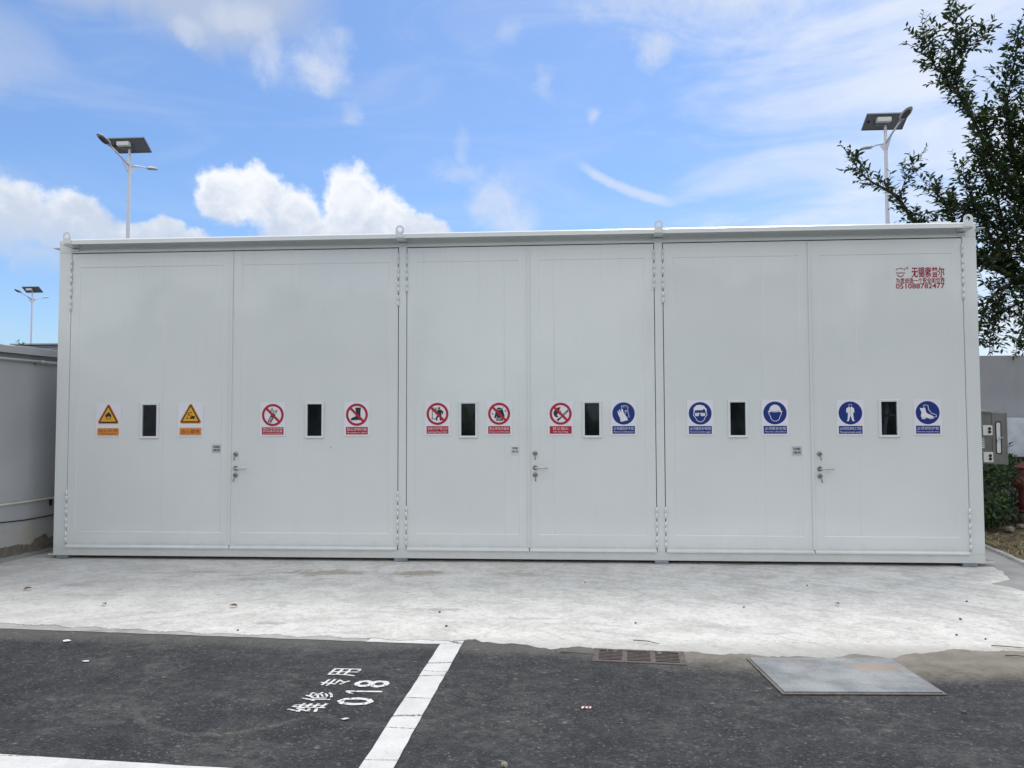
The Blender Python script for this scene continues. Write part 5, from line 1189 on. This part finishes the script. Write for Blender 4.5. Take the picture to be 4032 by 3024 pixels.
# ================================================================== DRAIN GRATE AND STEEL PLATE
gr = empty('drain_grate', (.49, -3.26, 0)); tag(gr, 'rusty slotted drain grate at the edge of the cement apron', 'drain grate')
gu = (Vector(GA[1]) - Vector(GA[0])).normalized(); gv = Vector((-gu.y, gu.x)); go = Vector(GA[0])
GL = (Vector(GA[1]) - Vector(GA[0])).length; GD = (Vector(GA[3]) - Vector(GA[0])).length
def gbox(m, a0, a1, b0, b1, z0, z1):
    q = [go + gu * a + gv * b for a, b in ((a0, b0), (a1, b0), (a1, b1), (a0, b1))]
    m.add([(p.x, p.y, z) for z in (z0, z1) for p in q], [(0, 3, 2, 1), (4, 5, 6, 7), (0, 1, 5, 4), (1, 2, 6, 5), (2, 3, 7, 6), (3, 0, 4, 7)])
RIM = .028
m = MB(); gbox(m, -.006, GL + .006, -.006, RIM, -.03, .006); gbox(m, -.006, GL + .006, GD - RIM, GD + .006, -.03, .006); gbox(m, -.006, .035, RIM + .0005, GD - RIM - .0005, -.03, .006); gbox(m, GL - .035, GL + .006, RIM + .0005, GD - RIM - .0005, -.03, .006); m.build('frame', MAT['grate'], gr, bevel=.002)
sec = (GL - .07 - 2 * .034) / 3; slots = 7; ih = GD - 2 * RIM; pitch = ih / slots
for k in range(2):
    m = MB(); a0 = .035 + sec * (k + 1) + .034 * k; gbox(m, a0, a0 + .034, RIM + .0005, GD - RIM - .0005, -.03, .005); m.build('crossbar', MAT['grate'], gr)
for k in range(3):
    a0 = .035 + (sec + .034) * k
    for j in range(1, slots + 0):
        m = MB(); b = RIM + pitch * j; gbox(m, a0 - .001, a0 + sec + .001, b - .0065, b + .0065, -.003, .004); m.build('bar', MAT['grate'], gr)
m = MB()
q = [go + gu * a + gv * b for a, b in ((0, 0), (GL, 0), (GL, GD), (0, GD))]
m.add([(p.x, p.y, z) for z in (-.002, -.45) for p in q], [(4, 5, 6, 7), (0, 4, 5, 1), (1, 5, 6, 2), (2, 6, 7, 3), (3, 7, 4, 0)]); m.build('pit', MAT['pit'], gr)

cpv = empty('cover_plate', (1.7, -3.58, 0)); tag(cpv, 'bluish grey chequered steel cover plate lying on the asphalt, rust stained', 'cover plate')
m = MB(); PL = [(1.266, -3.918), (2.171, -3.876), (2.141, -3.238), (1.216, -3.290)]
m.add([(x, y, z) for z in (.004, .016) for x, y in PL], [(0, 3, 2, 1), (4, 5, 6, 7), (0, 1, 5, 4), (1, 2, 6, 5), (2, 3, 7, 6), (3, 0, 4, 7)]); m.build('plate', MAT['plate'], cpv, bevel=.002)
m = MB(); PO = [(1.250, -3.934), (2.188, -3.891), (2.156, -3.224), (1.199, -3.276)]
m.add([(x, y, .0035) for x, y in PO] + [(x, y, .009) for x, y in PO] + [(x, y, .009) for x, y in PL] + [(x, y, .0035) for x, y in PL],
      [(i, (i + 1) % 4, 4 + (i + 1) % 4, 4 + i) for i in range(4)] + [(4 + i, 4 + (i + 1) % 4, 8 + (i + 1) % 4, 8 + i) for i in range(4)]); m.build('rim', MAT['mudflat'], cpv)

# ================================================================== LITTER
def scrap(x, y, s, mat, label, cat, name, z=.006):
    m = MB(); n = 7; vs = []
    for i in range(n):
        a = 2 * math.pi * i / n; r_ = s * rnd.uniform(.6, 1.1); vs.append((x + r_ * math.cos(a), y + r_ * .6 * math.sin(a), z + rnd.uniform(0, s * .25)))
    vs.append((x, y, z + s * .35)); m.add(vs, [(i, (i + 1) % n, n) for i in range(n)]); o = m.build(name, mat); return tag(o, label, cat)
scrap(-3.57, -3.148, .035, MAT['scrap'], 'larger crumpled white scrap on the asphalt close to the cement edge', 'scrap', 'paper_scrap')
scrap(-3.146, -3.585, .026, MAT['scrap'], 'tiny white scrap on the open asphalt of the bay', 'scrap', 'paper_scrap')
scrap(-1.163, -4.443, .024, MAT['scrap'], 'white scrap on the asphalt near the zero of the bay number', 'scrap', 'paper_scrap')
wr = empty('sweet_wrapper', (.115, -4.212, 0)); tag(wr, 'crumpled red and white sweet wrapper on the asphalt', 'wrapper')
for k in range(5):
    m = MB(); x0 = .092 + .0105 * k; m.add([(x0, -4.222 + .005 * (k % 3), .006 + .004 * (k % 2)), (x0 + .0105, -4.222 + .005 * ((k + 1) % 3), .008), (x0 + .010, -4.203 + .004 * (k % 2), .014 + .004 * (k % 2)), (x0 - .001, -4.205, .010)], [(0, 1, 2, 3)]); m.build('stripe', MAT['pink'] if k % 2 else MAT['scrap'], wr)
def dead_leaf(x, y, s, label):
    m = MB(); a = rnd.uniform(0, 6.28); leaf_quads(m, Vector((x, y, .018)), Vector((math.cos(a), math.sin(a), .15)), s, s * .5, fold=.35); o = m.build('dead_leaf', MAT['deadleaf']); return tag(o, label, 'leaf', 'dead leaves on the apron')
dead_leaf(-2.753, -2.121, .075, 'curled orange brown leaf out on the white cement')
dead_leaf(-5.02, -1.62, .08, 'dark brown leaf on the dull cement towards the grey wall')
dead_leaf(-3.95, -2.10, .07, 'grey brown leaf on the cement between the two other fallen leaves')
dead_leaf(2.3, -1.75, .06, 'small brown leaf on the cement in front of the last door pair')
for i in range(11):
    x, y = [(2.287, -1.03), (-1.02, -2.2), (-.9, -2.62), (.2, -1.0), (1.5, -1.9), (3.1, -2.2), (2.85, -2.65), (3.0, -2.75), (-2.45, -2.82), (3.45, -1.6), (.55, -2.45), (-3.2, -.8), (1.9, -.75), (3.6, -.7), (3.75, -.75), (-.2, -1.5)][i]
    stone('pebble', x, y, .009, rnd.uniform(.008, .013), MAT['stone'], 'tiny dark pebble lying loose on the pale cement', 'pebble', 'dark pebbles scattered over the cement apron')
stone('pebble', -.28, -4.93, .0, .02, MAT['stone2'], 'grey chip of stone on the asphalt by the bay line', 'pebble')
stone('pebble', 2.15, -4.15, .0, .016, MAT['stone'], 'dark chip of stone on the asphalt next to the steel plate', 'pebble')
def twig_thing(pts, label):
    o = MB().tube(pts, [.0035, .003, .002], 5).build('twig', MAT['twigm']); return tag(o, label, 'twig')
twig_thing([(.49, -2.93, .016), (.58, -2.97, .022), (.66, -3.01, .016)], 'thin bent twig on the cement just above the drain grate')
twig_thing([(-.03, -3.21, .008), (.08, -3.24, .012), (.2, -3.27, .014)], 'thin twig poking onto the end of the drain grate')
twig_thing([(2.95, -2.92, .015), (3.05, -2.96, .02), (3.16, -2.97, .015)], 'dry twig on the sandy edge of the cement')
twig_thing([(2.93, -3.12, .008), (3.0, -3.14, .014), (3.05, -3.15, .008)], 'short dark stick on the sandy asphalt beyond the steel plate')
